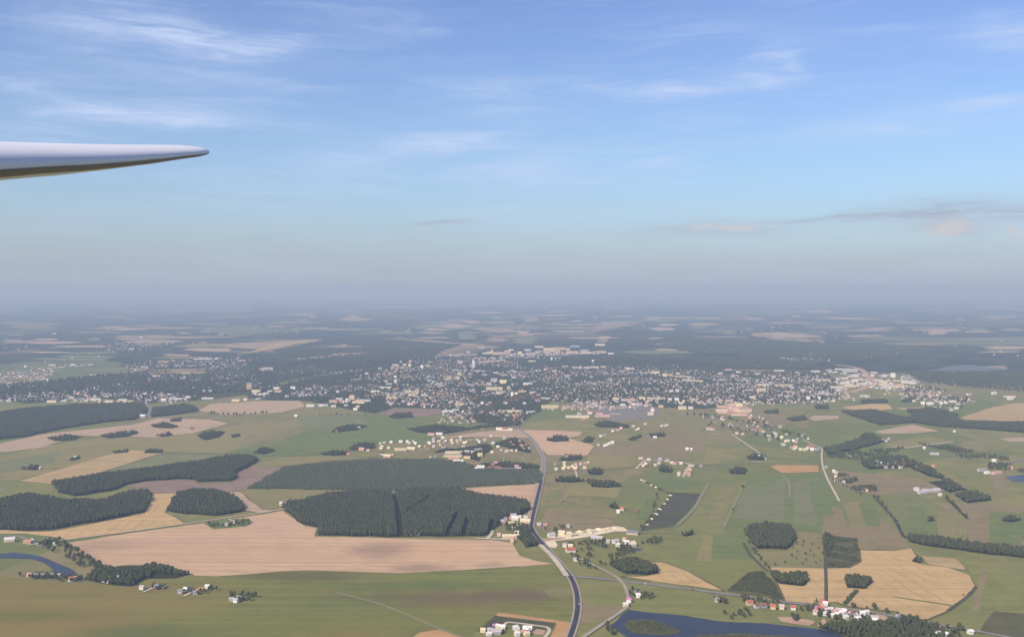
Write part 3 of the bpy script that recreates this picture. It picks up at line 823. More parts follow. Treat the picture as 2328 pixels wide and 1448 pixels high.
ribbon('lane', [(1318, 1270), (1350, 1286), (1375, 1298), (1408, 1318), (1424, 1343), (1428, 1366), (1426, 1381)], 5.5, RM['shoulder'], 1.35, 'old lane winding down from the works to the dam', 'road')
ribbon('lane', [(1426, 1381), (1396, 1402), (1366, 1422), (1318, 1455)], 6, RM['shoulder'], 1.3, 'lane along the lake dam', 'road')
ribbon('lane', [(60, 1240), (150, 1227), (300, 1208), (470, 1184), (590, 1167), (660, 1155)], 6, RM['dirt'], 1.1, 'pale dirt lane along the top of the large stubble field', 'road', straight=True)
ribbon('lane', [(520, 1180), (535, 1187), (545, 1192)], 4, RM['dirt'], 1.15, 'short drive into the farm grove', 'road')
ribbon('lane', [(1082, 1224), (1130, 1226), (1160, 1228), (1175, 1229)], 6.5, RM['gravel'], 1.15, 'bright gravel lane along the forest edge', 'road')
ribbon('lane', [(1104, 1226), (1112, 1221), (1118, 1213), (1119, 1206)], 7, RM['gravel'], 1.2, 'bright gravel spur entering the forest', 'road')
ribbon('lane', [(1825, 1000), (1850, 1012), (1868, 1021), (1868, 1035), (1871, 1062), (1884, 1095), (1900, 1124), (1908, 1140)], 4.8, RM['gravel'], 1.1, 'pale gravel lane running down from the right village', 'road')
ribbon('lane', [(1612, 988), (1664, 988), (1700, 1012), (1735, 1036), (1742, 1046)], 4.8, RM['gravel'], 1.1, 'pale gravel lane with a sharp bend', 'road', straight=True)
ribbon('lane', [(1690, 1050), (1725, 1051), (1765, 1049)], 4.8, RM['dirt'], 1.1, 'short pale lane below the bend', 'road')
ribbon('lane', [(1240, 1075), (1310, 1070), (1420, 1063), (1500, 1058), (1660, 1056), (1740, 1051)], 5, RM['faint'], 1.05, 'faint lane linking the yellow houses with the ring of houses', 'road')
ribbon('lane', [(1308, 1070), (1311, 1080), (1312, 1090)], 4.8, RM['gravel'], 1.1, 'short bright drive below the yellow houses', 'road')
ribbon('lane', [(1446, 1066), (1460, 1052), (1470, 1045)], 8, RM['dirt'], 1.1, 'tan street at the near end of the ring of houses', 'road')
ribbon('lane', [(1470, 1045), (1520, 1050), (1566, 1055), (1560, 1070), (1553, 1085)], 8, RM['dirt'], 1.12, 'tan street through the ring of houses', 'road')
ribbon('lane', [(1272, 1147), (1280, 1139), (1320, 1147), (1372, 1157), (1400, 1163)], 4.5, RM['faint'], 1.05, 'thin track to the farm with the red roof', 'road')
ribbon('lane', [(766, 1348), (850, 1370), (920, 1396), (1000, 1430), (1080, 1460)], 4.5, RM['faint'], 1.1, 'faint grey track crossing the rough pasture', 'road')
ribbon('lane', [(1142, 1432), (1150, 1418), (1162, 1416), (1210, 1422), (1248, 1430), (1236, 1455)], 5, RM['gravel'], 1.2, 'pale lane around the new houses', 'road')
ribbon('lane', [(325, 1347), (352, 1335)], 4.5, RM['gravel'], 1.15, 'straight pale drive to the house with the dark roof', 'road', straight=True)
ribbon('lane', [(418, 1356), (455, 1338)], 4.5, RM['gravel'], 1.15, 'straight pale drive to the orange roofed house', 'road', straight=True)
ribbon('lane', [(-60, 1222), (30, 1219), (60, 1226), (95, 1243)], 6, RM['old'], 1.1, 'grey lane past the cream barn', 'road')
ribbon('lane', [(370, 1028), (480, 1030), (600, 1036), (720, 1035), (870, 1040)], 5, RM['faint'], 1.1, 'field track along the green field', 'road', straight=True)
ribbon('lane', [(328, 952), (340, 940), (343, 930), (336, 922), (330, 915)], 9, RM['old'], 1.1, 'grey road through the gap between the left woods', 'road')
ribbon('road', [(470, 912), (560, 907), (640, 902), (700, 900)], 9, RM['shoulder'], 1.1, 'pale road along the left town edge', 'road')
ribbon('road', [(1898, 829), (1940, 835), (1960, 842), (1975, 856), (1982, 872), (1960, 884), (1936, 892)], 34, FM['clay'], 1.1, 'wide pale road works curving through the factory district', 'road')
ribbon('road', [(1936, 892), (1920, 890), (1930, 902), (1915, 908)], 14, RM['dirt'], 1.15, 'pale road loop below the factory district', 'road')
ribbon('road', [(1790, 918), (1830, 914), (1890, 912)], 9, RM['old'], 1.1, 'straight grey road at the right town edge', 'road')
ribbon('lane', [(1690, 1235), (1705, 1262), (1745, 1300)], 5, RM['ditch'], 1.0, 'dark ditch beside the square wood', 'ditch', straight=True)
ribbon('ditch', [(1877, 1208), (1876, 1260), (1878, 1330), (1878, 1368)], 5, RM['ditch'], 1.0, 'dark ditch splitting the wheat', 'ditch', straight=True)
ribbon('ditch', [(1948, 1342), (1935, 1356), (1921, 1374)], 7, RM['ditch'], 1.0, 'short dark hedge bank inside the wheat', 'ditch', straight=True)
ribbon('ditch', [(2155, 1389), (2200, 1356), (2219, 1334)], 5, RM['ditch'], 1.0, 'dark ditch at the right edge of the wheat', 'ditch')
ribbon('ditch', [(1986, 1128), (2010, 1155), (2030, 1176), (2055, 1222)], 6, RM['ditch'], 1.0, 'dark ditch through the right meadows', 'ditch', straight=True)
ribbon('ditch', [(2150, 1132), (2180, 1160), (2200, 1180)], 6, RM['ditch'], 1.0, 'dark ditch running from the greenhouse farm', 'ditch', straight=True)
ribbon('ditch', [(1458, 1207), (1478, 1180), (1522, 1128), (1500, 1112), (1462, 1093)], 5, RM['ditch'], 1.0, 'dark ditch around the dark field', 'ditch')
ribbon('lane', [(1775, 1078), (1792, 1095), (1796, 1130)], 5, RM['faint'], 1.05, 'faint track below the orange rectangle', 'road')
ribbon('lane', [(1610, 1100), (1580, 1155), (1540, 1195)], 7, RM['faint'], 1.0, 'tan strip right of the dark field', 'road', straight=True)
ribbon('lane', [(1695, 1095), (1668, 1150), (1645, 1200)], 5, RM['faint'], 1.0, 'faint hedge line across the long green meadow', 'road', straight=True)
ribbon('lane', [(1430, 1210), (1500, 1212), (1560, 1214)], 5, RM['faint'], 1.05, 'faint track east of the sand yard', 'road')
ribbon('lane', [(2010, 1016), (2060, 1019), (2110, 1012), (2168, 1004)], 9, RM['dirt'], 1.1, 'tan rim lane of the olive field', 'road', straight=True)
ribbon('lane', [(1960, 1035), (2000, 1028), (2030, 1024)], 7, RM['old'], 1.1, 'pale lane among the right hedges', 'road', straight=True)
ribbon('lane', [(2070, 1022), (2130, 1032), (2200, 1044), (2270, 1054), (2330, 1044)], 8, RM['old'], 1.1, 'grey lane along the right hedges', 'road')

# ---------------------------------------------------------------- vegetation
def lump(bm, c, r, rz, seed, amp=0.35, sub=1):
    res = bmesh.ops.create_icosphere(bm, subdivisions=sub, radius=1.0)
    for v in res['verts']:
        n = mnoise.noise(v.co * 1.7 + Vector((seed, seed * .3, 0)))
        k = 1 + amp * n * 1.6 + random.uniform(-.12, .12)
        v.co = Vector((v.co.x * r * k, v.co.y * r * k, v.co.z * rz * k)) + Vector(c)


def leaf_faces(bm, centre, rad, n, size):
    """loose leaf clumps that roughen the outline of a crown"""
    for _ in range(n):
        d = Vector((random.gauss(0, 1), random.gauss(0, 1), random.gauss(.2, .9))).normalized()
        p = Vector(centre) + Vector((d.x * rad[0], d.y * rad[0], d.z * rad[1])) * random.uniform(.82, 1.16)
        u = Vector((random.gauss(0, 1), random.gauss(0, 1), random.gauss(0, 1))).normalized() * size * random.uniform(.6, 1.3)
        w = u.cross(d + Vector((random.uniform(-.6, .6),) * 3)).normalized() * size * random.uniform(.5, 1.1)
        bm.faces.new([bm.verts.new(q) for q in (p - u, p + w * .9, p + u, p - w * .8)])


def crown_broad(seed, h=14.0, r=4.6, leaves=110):
    random.seed(100 + seed)
    bm = bmesh.new()
    lump(bm, (0, 0, h * .62), r * .72, h * .33, seed, sub=2)
    for k in range(5):
        a = k * 1.256 + random.uniform(-.4, .4)
        q = random.uniform(.45, .62) * r
        lump(bm, (math.cos(a) * q, math.sin(a) * q, h * random.uniform(.42, .74)), r * random.uniform(.36, .5), h * random.uniform(.13, .2), seed + k * 3.3)
    leaf_faces(bm, (0, 0, h * .6), (r, h * .38), leaves, r * .17)
    me = bpy.data.meshes.new('crown')
    bm.to_mesh(me)
    bm.free()
    me.materials.append(LEAF)
    return me


def crown_conifer(seed, h=19.0, r=2.9, mat=None, tiers=6, base=.16):
    random.seed(200 + seed)
    bm = bmesh.new()
    for k in range(tiers):
        z0 = h * (base + (1 - base) * k / tiers * .92)
        z1 = h * (base + (1 - base) * min(1.0, (k + 1.75) / tiers))
        rr = r * (1 - .86 * k / tiers) * random.uniform(.85, 1.12)
        n = 9
        ring = []
        for j in range(n):
            a = j * 2 * math.pi / n + random.uniform(-.2, .2) + k
            q = rr * random.uniform(.62, 1.18)
            ring.append(bm.verts.new((math.cos(a) * q, math.sin(a) * q, z0 - random.uniform(0, .05) * h)))
        top = bm.verts.new((random.uniform(-.1, .1), random.uniform(-.1, .1), z1))
        for j in range(n):
            bm.faces.new((ring[j], ring[(j + 1) % n], top))
    me = bpy.data.meshes.new('crown')
    bm.to_mesh(me)
    bm.free()
    me.materials.append(mat or NEEDLE)
    return me


def crown_pine(seed, h=16.0, r=2.9):
    random.seed(250 + seed)
    bm = bmesh.new()
    lump(bm, (0, 0, h * .66), r * .95, h * .34, seed, .25, 2)
    for k in range(4):
        a = k * 1.57 + random.uniform(-.4, .4)
        lump(bm, (math.cos(a) * r * .5, math.sin(a) * r * .5, h * random.uniform(.42, .72)), r * .5, h * .16, seed + k)
    leaf_faces(bm, (0, 0, h * .66), (r, h * .34), 46, r * .2)
    me = bpy.data.meshes.new('crown')
    bm.to_mesh(me)
    bm.free()
    me.materials.append(NEEDLE)
    return me


def bush_mesh(seed, mat=None):
    random.seed(300 + seed)
    bm = bmesh.new()
    for k in range(4):
        lump(bm, (random.uniform(-1.3, 1.3), random.uniform(-1.3, 1.3), random.uniform(.9, 1.6)), random.uniform(1.2, 1.9), random.uniform(1.0, 1.7), seed + k)
    leaf_faces(bm, (0, 0, 1.4), (2.2, 1.7), 30, .45)
    me = bpy.data.meshes.new('bush')
    bm.to_mesh(me)
    bm.free()
    me.materials.append(mat or BUSH)
    return me


def trunk_mesh(h=6.0, r=.34, seed=0):
    random.seed(400 + seed)
    bm = bmesh.new()
    rings = []
    for k in range(4):
        z = h * k / 3
        rings.append([bm.verts.new((math.cos(a) * r * (1.25 - .2 * k) + .06 * k * math.sin(seed), math.sin(a) * r * (1.25 - .2 * k), z)) for a in [j * math.pi / 3 for j in range(6)]])
    for k in range(3):
        for j in range(6):
            bm.faces.new((rings[k][j], rings[k][(j + 1) % 6], rings[k + 1][(j + 1) % 6], rings[k + 1][j]))
    for j in range(3):                      # limbs
        a = j * 2.1 + seed
        p0, p1 = Vector((0, 0, h * .75)), Vector((math.cos(a) * 1.9, math.sin(a) * 1.9, h * 1.25))
        w = Vector((-math.sin(a), math.cos(a), 0)) * r * .4
        v = [bm.verts.new(q) for q in (p0 - w, p0 + w, p0 + Vector((0, 0, r)), p1)]
        for f in ((0, 1, 3), (1, 2, 3), (2, 0, 3)):
            bm.faces.new([v[i] for i in f])
    me = bpy.data.meshes.new('trunk')
    bm.to_mesh(me)
    bm.free()
    me.materials.append(BARK)
    return me


def joined(name, a, b):
    bm = bmesh.new()
    bm.from_mesh(a)
    n0 = len(bm.faces)
    bm.from_mesh(b)
    me = bpy.data.meshes.new(name)
    bm.to_mesh(me)
    bm.free()
    me.materials.append(a.materials[0])
    me.materials.append(b.materials[0])
    for i, p in enumerate(me.polygons):
        p.material_index = 0 if i < n0 else 1
    return me


BROAD = [crown_broad(i) for i in range(5)]
CONIF = [crown_conifer(i, 16.5, 3.2) for i in range(4)]
PINE = [crown_pine(i) for i in range(4)]
TRUNK = [trunk_mesh(6.0, .36, i) for i in range(3)]
TRUNKC = trunk_mesh(4.5, .26, 9)


def template(name, meshes):
    c = bpy.data.collections.new(name)
    for i, me in enumerate(meshes):
        c.objects.link(bpy.data.objects.new(name, me))
    return c


TEMPL = {
    'mixed': template('mixed_tree', [joined('t', m, TRUNKC) for m in CONIF[:1] + PINE[:3]] + [joined('t', m, TRUNK[0]) for m in BROAD[:4]]),
    'conifer': template('conifer_tree', [joined('t', m, TRUNKC) for m in CONIF[:1] + PINE + PINE[:2]] + [joined('t', BROAD[3], TRUNK[0])]),
    'broad': template('broad_tree', [joined('t', m, TRUNK[0]) for m in BROAD]),
    'young': template('young_pine', [crown_conifer(20 + i, 7.0, 2.3, YOUNG, 4, .04) for i in range(3)]),
    'bush': template('bush', [bush_mesh(i) for i in range(4)]),
}


def scatter_group(key):
    g = bpy.data.node_groups.new('scatter_' + key, 'GeometryNodeTree')
    g.interface.new_socket('Geometry', in_out='INPUT', socket_type='NodeSocketGeometry')
    g.interface.new_socket('Geometry', in_out='OUTPUT', socket_type='NodeSocketGeometry')
    gi, go = g.nodes.new('NodeGroupInput'), g.nodes.new('NodeGroupOutput')
    ci = g.nodes.new('GeometryNodeCollectionInfo')
    ci.inputs['Collection'].default_value = TEMPL[key]
    ci.inputs['Separate Children'].default_value = True
    ci.inputs['Reset Children'].default_value = True
    ip = g.nodes.new('GeometryNodeInstanceOnPoints')
    ip.inputs['Pick Instance'].default_value = True
    rot = g.nodes.new('GeometryNodeInputNamedAttribute')
    rot.data_type = 'FLOAT_VECTOR'
    rot.inputs['Name'].default_value = 'turn'
    scl = g.nodes.new('GeometryNodeInputNamedAttribute')
    scl.data_type = 'FLOAT_VECTOR'
    scl.inputs['Name'].default_value = 'size'
    L = g.links.new
    L(gi.outputs[0], ip.inputs['Points'])
    L(ci.outputs[0], ip.inputs['Instance'])
    L(rot.outputs[0], ip.inputs['Rotation'])
    L(scl.outputs[0], ip.inputs['Scale'])
    L(ip.outputs[0], go.inputs[0])
    return g


GROUPS = {k: scatter_group(k) for k in TEMPL}


def pip(x, y, poly):
    inside = False
    j = len(poly) - 1
    for i in range(len(poly)):
        xi, yi = poly[i]
        xj, yj = poly[j]
        if (yi > y) != (yj > y) and x < (xj - xi) * (y - yi) / (yj - yi) + xi:
            inside = not inside
        j = i
    return inside


def seg_d(x, y, a, b):
    vx, vy = b[0] - a[0], b[1] - a[1]
    t = max(0, min(1, ((x - a[0]) * vx + (y - a[1]) * vy) / (vx * vx + vy * vy + 1e-9)))
    return math.hypot(x - a[0] - vx * t, y - a[1] - vy * t)


def grid_points(poly, sp, jit=.42, gaps=(), thin=None):
    xs, ys = [p[0] for p in poly], [p[1] for p in poly]
    out = []
    y = min(ys)
    row = 0
    while y < max(ys):
        x = min(xs) + (row % 2) * sp * .5
        while x < max(xs):
            px, py = x + random.uniform(-jit, jit) * sp, y + random.uniform(-jit, jit) * sp
            x += sp
            if not pip(px, py, poly):
                continue
            if any(seg_d(px, py, a, b) < w for a, b, w in gaps):
                continue
            if thin and mnoise.noise(Vector((px, py, 0)) * thin[0]) < thin[1]:
                continue
            out.append((px, py))
        y += sp * .87
        row += 1
    return out


def scatter(name, pts, key, label, cat, size=1.0, var=.22, z=.5, slim=1.0):
    """one mass of trees, bushes or reeds that nobody would count"""
    if not pts:
        return None
    me = mesh(name, [(x, y, z) for x, y in pts], [])
    t = me.attributes.new('turn', 'FLOAT_VECTOR', 'POINT')
    s = me.attributes.new('size', 'FLOAT_VECTOR', 'POINT')
    tv, sv = [], []
    for x, y in pts:
        tv += [0, 0, random.uniform(0, 6.28)]
        k = size * random.uniform(1 - var, 1 + var)
        k *= 1 + .18 * mnoise.noise(Vector((x, y, 3)) * .02)
        kw = k * slim * random.uniform(.9, 1.15)
        sv += [kw, kw, k]
    t.data.foreach_set('vector', tv)
    s.data.foreach_set('vector', sv)
    o = link(name, me)
    md = o.modifiers.new('scatter', 'NODES')
    md.node_group = GROUPS[key]
    return tag(o, label, cat, kind='stuff')


N_INST = [0]


def wood(pts, key, sp, label, size=1.0, gaps=(), thin=None, floor=True, name='wood', var=.2, layer=5, slim=1.0):
    random.seed(int(pts[0][0] * 13 + pts[0][1]) % 9999)
    poly = outline(pts, 5.0, 22)
    P = grid_points(poly, sp, gaps=[((*gp(*a).xy,), (*gp(*b).xy,), w) for a, b, w in gaps], thin=thin)
    N_INST[0] += len(P)
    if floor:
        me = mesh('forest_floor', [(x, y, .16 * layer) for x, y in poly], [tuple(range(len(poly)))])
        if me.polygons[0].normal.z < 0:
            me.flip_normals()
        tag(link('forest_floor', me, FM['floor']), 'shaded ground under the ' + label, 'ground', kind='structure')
    return scatter(name, P, key, label, 'wood', size * (.61 if key not in ('young', 'bush') else 1.0), var, .16 * layer, slim)


wood([(-260, 1165), (-100, 1150), (0, 1141), (30, 1133), (75, 1127), (120, 1136), (150, 1143), (240, 1141), (290, 1123), (338, 1118), (341, 1127), (330, 1164), (250, 1180), (120, 1204), (40, 1206), (-100, 1205), (-260, 1215)], 'mixed', 4.0, 'dark mixed wood left of the golden field', slim=.78)
wood([(378, 1161), (402, 1124), (440, 1119), (490, 1119), (530, 1131), (555, 1155), (549, 1164), (490, 1173), (420, 1169)], 'mixed', 3.9, 'small rounded wood standing alone', slim=.78)
wood([(116, 1100), (150, 1096), (250, 1079), (340, 1069), (430, 1056), (500, 1044), (560, 1039), (584, 1044), (575, 1055), (536, 1075), (539, 1085), (525, 1094), (448, 1096), (445, 1091), (400, 1089), (330, 1094), (280, 1104), (250, 1117), (170, 1128), (132, 1120)], 'mixed', 4.1, 'long curved wood above the mauve field', slim=.78)
wood([(-300, 962), (0, 940), (60, 932), (170, 923), (320, 919), (334, 928), (329, 940), (308, 954), (230, 961), (120, 979), (60, 993), (0, 1000), (-300, 1030)], 'conifer', 6.0, 'broad dark wood at the far left', 1.05)
wood([(346, 931), (420, 921), (447, 928), (449, 936), (390, 944), (342, 949)], 'mixed', 8.0, 'small dark wood right of the gap road')
RIDES = (((893, 1122), (905, 1165), 5), ((905, 1165), (912, 1224), 6.5), ((1040, 1170), (1018, 1218), 5), ((1063, 1188), (1054, 1218), 5), ((978, 1134), (922, 1172), 3.5), ((1120, 1190), (1114, 1218), 6))
wood([(650, 1152), (690, 1143), (740, 1129), (800, 1121), (890, 1123), (960, 1116), (1030, 1117), (1080, 1126), (1130, 1135), (1200, 1144), (1206, 1160), (1185, 1170), (1150, 1178), (1132, 1195), (1120, 1208), (1100, 1219), (1000, 1220), (900, 1221), (722, 1217), (724, 1199), (690, 1192), (670, 1178), (652, 1162)], 'conifer', 3.7, 'big dark conifer forest cut by straight rides', 1.0, gaps=RIDES, var=.19, slim=.78)
wood([(562, 1111), (650, 1064), (760, 1051), (860, 1046), (1000, 1046), (1060, 1056), (1100, 1066), (1228, 1071), (1231, 1088), (1223, 1099), (1110, 1104), (1020, 1111), (870, 1115), (720, 1113)], 'young', 3.8, 'even dark green young pine plantation', 1.0, name='plantation', var=.08, slim=.8)
wood([(1698, 1206), (1715, 1198), (1760, 1196), (1798, 1201), (1809, 1225), (1788, 1249), (1722, 1247), (1706, 1226)], 'mixed', 4.0, 'square dark wood left of the dry meadow', slim=.78)
wood([(2062, 1223), (2120, 1227), (2200, 1239), (2328, 1251), (2500, 1265), (2500, 1285), (2328, 1269), (2250, 1261), (2180, 1250), (2100, 1240), (2068, 1232)], 'mixed', 4.3, 'dark belt of trees behind the right green field', slim=.8)
wood([(1910, 936), (1985, 933), (2055, 950), (2150, 945), (2200, 960), (2328, 961), (2450, 962), (2450, 995), (2328, 984), (2200, 974), (2130, 969), (2080, 961), (2000, 967), (1950, 950)], 'broad', 7.0, 'broad dark river wood on the right', .8)
wood([(2060, 934), (2130, 930), (2180, 944), (2170, 952), (2080, 950)], 'broad', 9.0, 'scrubby wood behind the river wood', .9, thin=(.012, -.25))
wood([(1874, 1021), (1940, 1006), (1968, 988), (1990, 991), (2010, 1004), (1985, 1012), (1900, 1033), (1878, 1034)], 'broad', 8.5, 'dark riverside grove behind the right village')
wood([(1956, 1051), (1990, 1041), (2058, 1040), (2120, 1070), (2148, 1090), (2110, 1082), (2070, 1062), (2000, 1066), (1976, 1067)], 'broad', 8.0, 'grove around the right hamlet', .9, thin=(.02, -.35))
wood([(2168, 1126), (2220, 1121), (2256, 1137), (2200, 1144)], 'broad', 7.5, 'small dark wood beside the brown pasture')
wood([(2110, 1096), (2160, 1092), (2200, 1113), (2160, 1120)], 'broad', 8.0, 'ragged thicket above the small dark wood', .8, thin=(.02, -.2))
wood([(2090, 1010), (2200, 1020), (2260, 1030), (2328, 1052), (2400, 1060), (2400, 1080), (2250, 1070), (2240, 1055), (2180, 1040)], 'broad', 10.0, 'loose dark trees along the right grey lane', .9, thin=(.015, .0), floor=False)
wood([(1875, 1040), (1960, 1020), (2060, 1020), (2020, 1032), (1960, 1048)], 'broad', 10.0, 'loose thicket behind the gravel lane', .85, thin=(.015, -.15), floor=False)
wood([(1895, 1085), (1920, 1080), (1955, 1092), (1930, 1100), (1900, 1098)], 'broad', 8.5, 'thicket beside the gravel lane', .85, thin=(.02, -.2), floor=False)
wood([(1933, 1110), (1990, 1106), (1990, 1119), (1945, 1116)], 'broad', 8.0, 'grove of the farm right of the gravel lane', .85, floor=False)
wood([(1385, 1283), (1440, 1273), (1488, 1291), (1498, 1302), (1470, 1307), (1422, 1304)], 'broad', 5.2, 'dark garden wood biting into the golden wedge')
wood([(1752, 1306), (1780, 1313), (1834, 1308), (1835, 1324), (1824, 1333), (1772, 1327)], 'broad', 5.2, 'crescent shaped copse inside the wheat')
wood([(1922, 1321), (1935, 1314), (1985, 1322), (1966, 1339), (1926, 1336)], 'broad', 5.2, 'boat shaped copse inside the wheat')
wood([(1873, 1213), (1890, 1218), (1898, 1260), (1890, 1289), (1880, 1289)], 'broad', 7.5, 'narrow row of trees along the wheat ditch', .7, thin=(.03, -.05), floor=False)
wood([(1878, 1216), (1950, 1226), (1953, 1276), (1926, 1289), (1882, 1289)], 'bush', 4.2, 'scrub bushes between the wheat parts', .55, thin=(.03, -.25), floor=False, name='bushes')
wood([(1655, 1342), (1700, 1303), (1733, 1299), (1763, 1333), (1780, 1364), (1742, 1352)], 'bush', 3.4, 'dense bushes of the scrub triangle', .5, floor=False, name='bushes')
wood([(1424, 1419), (1455, 1411), (1490, 1414), (1545, 1436), (1500, 1441), (1440, 1437)], 'bush', 4.6, 'reeds and bushes covering the island', .42, floor=False, name='reeds')
wood([(1555, 1455), (1600, 1446), (1700, 1444), (1780, 1448), (1860, 1453), (1920, 1462), (1920, 1482), (1560, 1482)], 'bush', 4.6, 'tall reeds along the near lake side', .45, floor=False, name='reeds')
wood([(1860, 1426), (1900, 1420), (1990, 1418), (2060, 1406), (2085, 1409), (2110, 1418), (2140, 1432), (2170, 1452), (2200, 1480), (1960, 1480), (1925, 1446), (1890, 1436)], 'broad', 5.2, 'dense dark trees at the lower lake end', .72, thin=(.015, -.45))
wood([(214, 1300), (260, 1290), (300, 1286), (380, 1292), (430, 1306), (400, 1314), (330, 1315), (300, 1333), (230, 1326), (196, 1316)], 'broad', 5.2, 'thick riverside trees below the stubble field', .85, thin=(.02, -.3))
wood([(30, 1310), (120, 1305), (200, 1318), (215, 1328), (120, 1320), (40, 1312)], 'broad', 7.0, 'thin row of trees along the river houses', .7, thin=(.03, -.05), floor=False)
wood([(1286, 1240), (1345, 1228), (1400, 1232), (1390, 1245), (1330, 1258), (1290, 1256)], 'broad', 8.5, 'garden trees behind the works', .75, thin=(.03, -.05), floor=False)
wood([(1400, 1250), (1480, 1225), (1505, 1225), (1470, 1250), (1440, 1268), (1410, 1275)], 'broad', 8.0, 'willows around the little pond', .75, thin=(.02, -.1), floor=False)
wood([(1140, 1196), (1175, 1190), (1205, 1200), (1208, 1222), (1180, 1232), (1160, 1215)], 'broad', 8.5, 'trees between forest and roadside works', .85, thin=(.03, -.2), floor=False)
wood([(1180, 1226), (1212, 1224), (1226, 1240), (1195, 1245)], 'broad', 5.2, 'round grove at the road bend', .9)
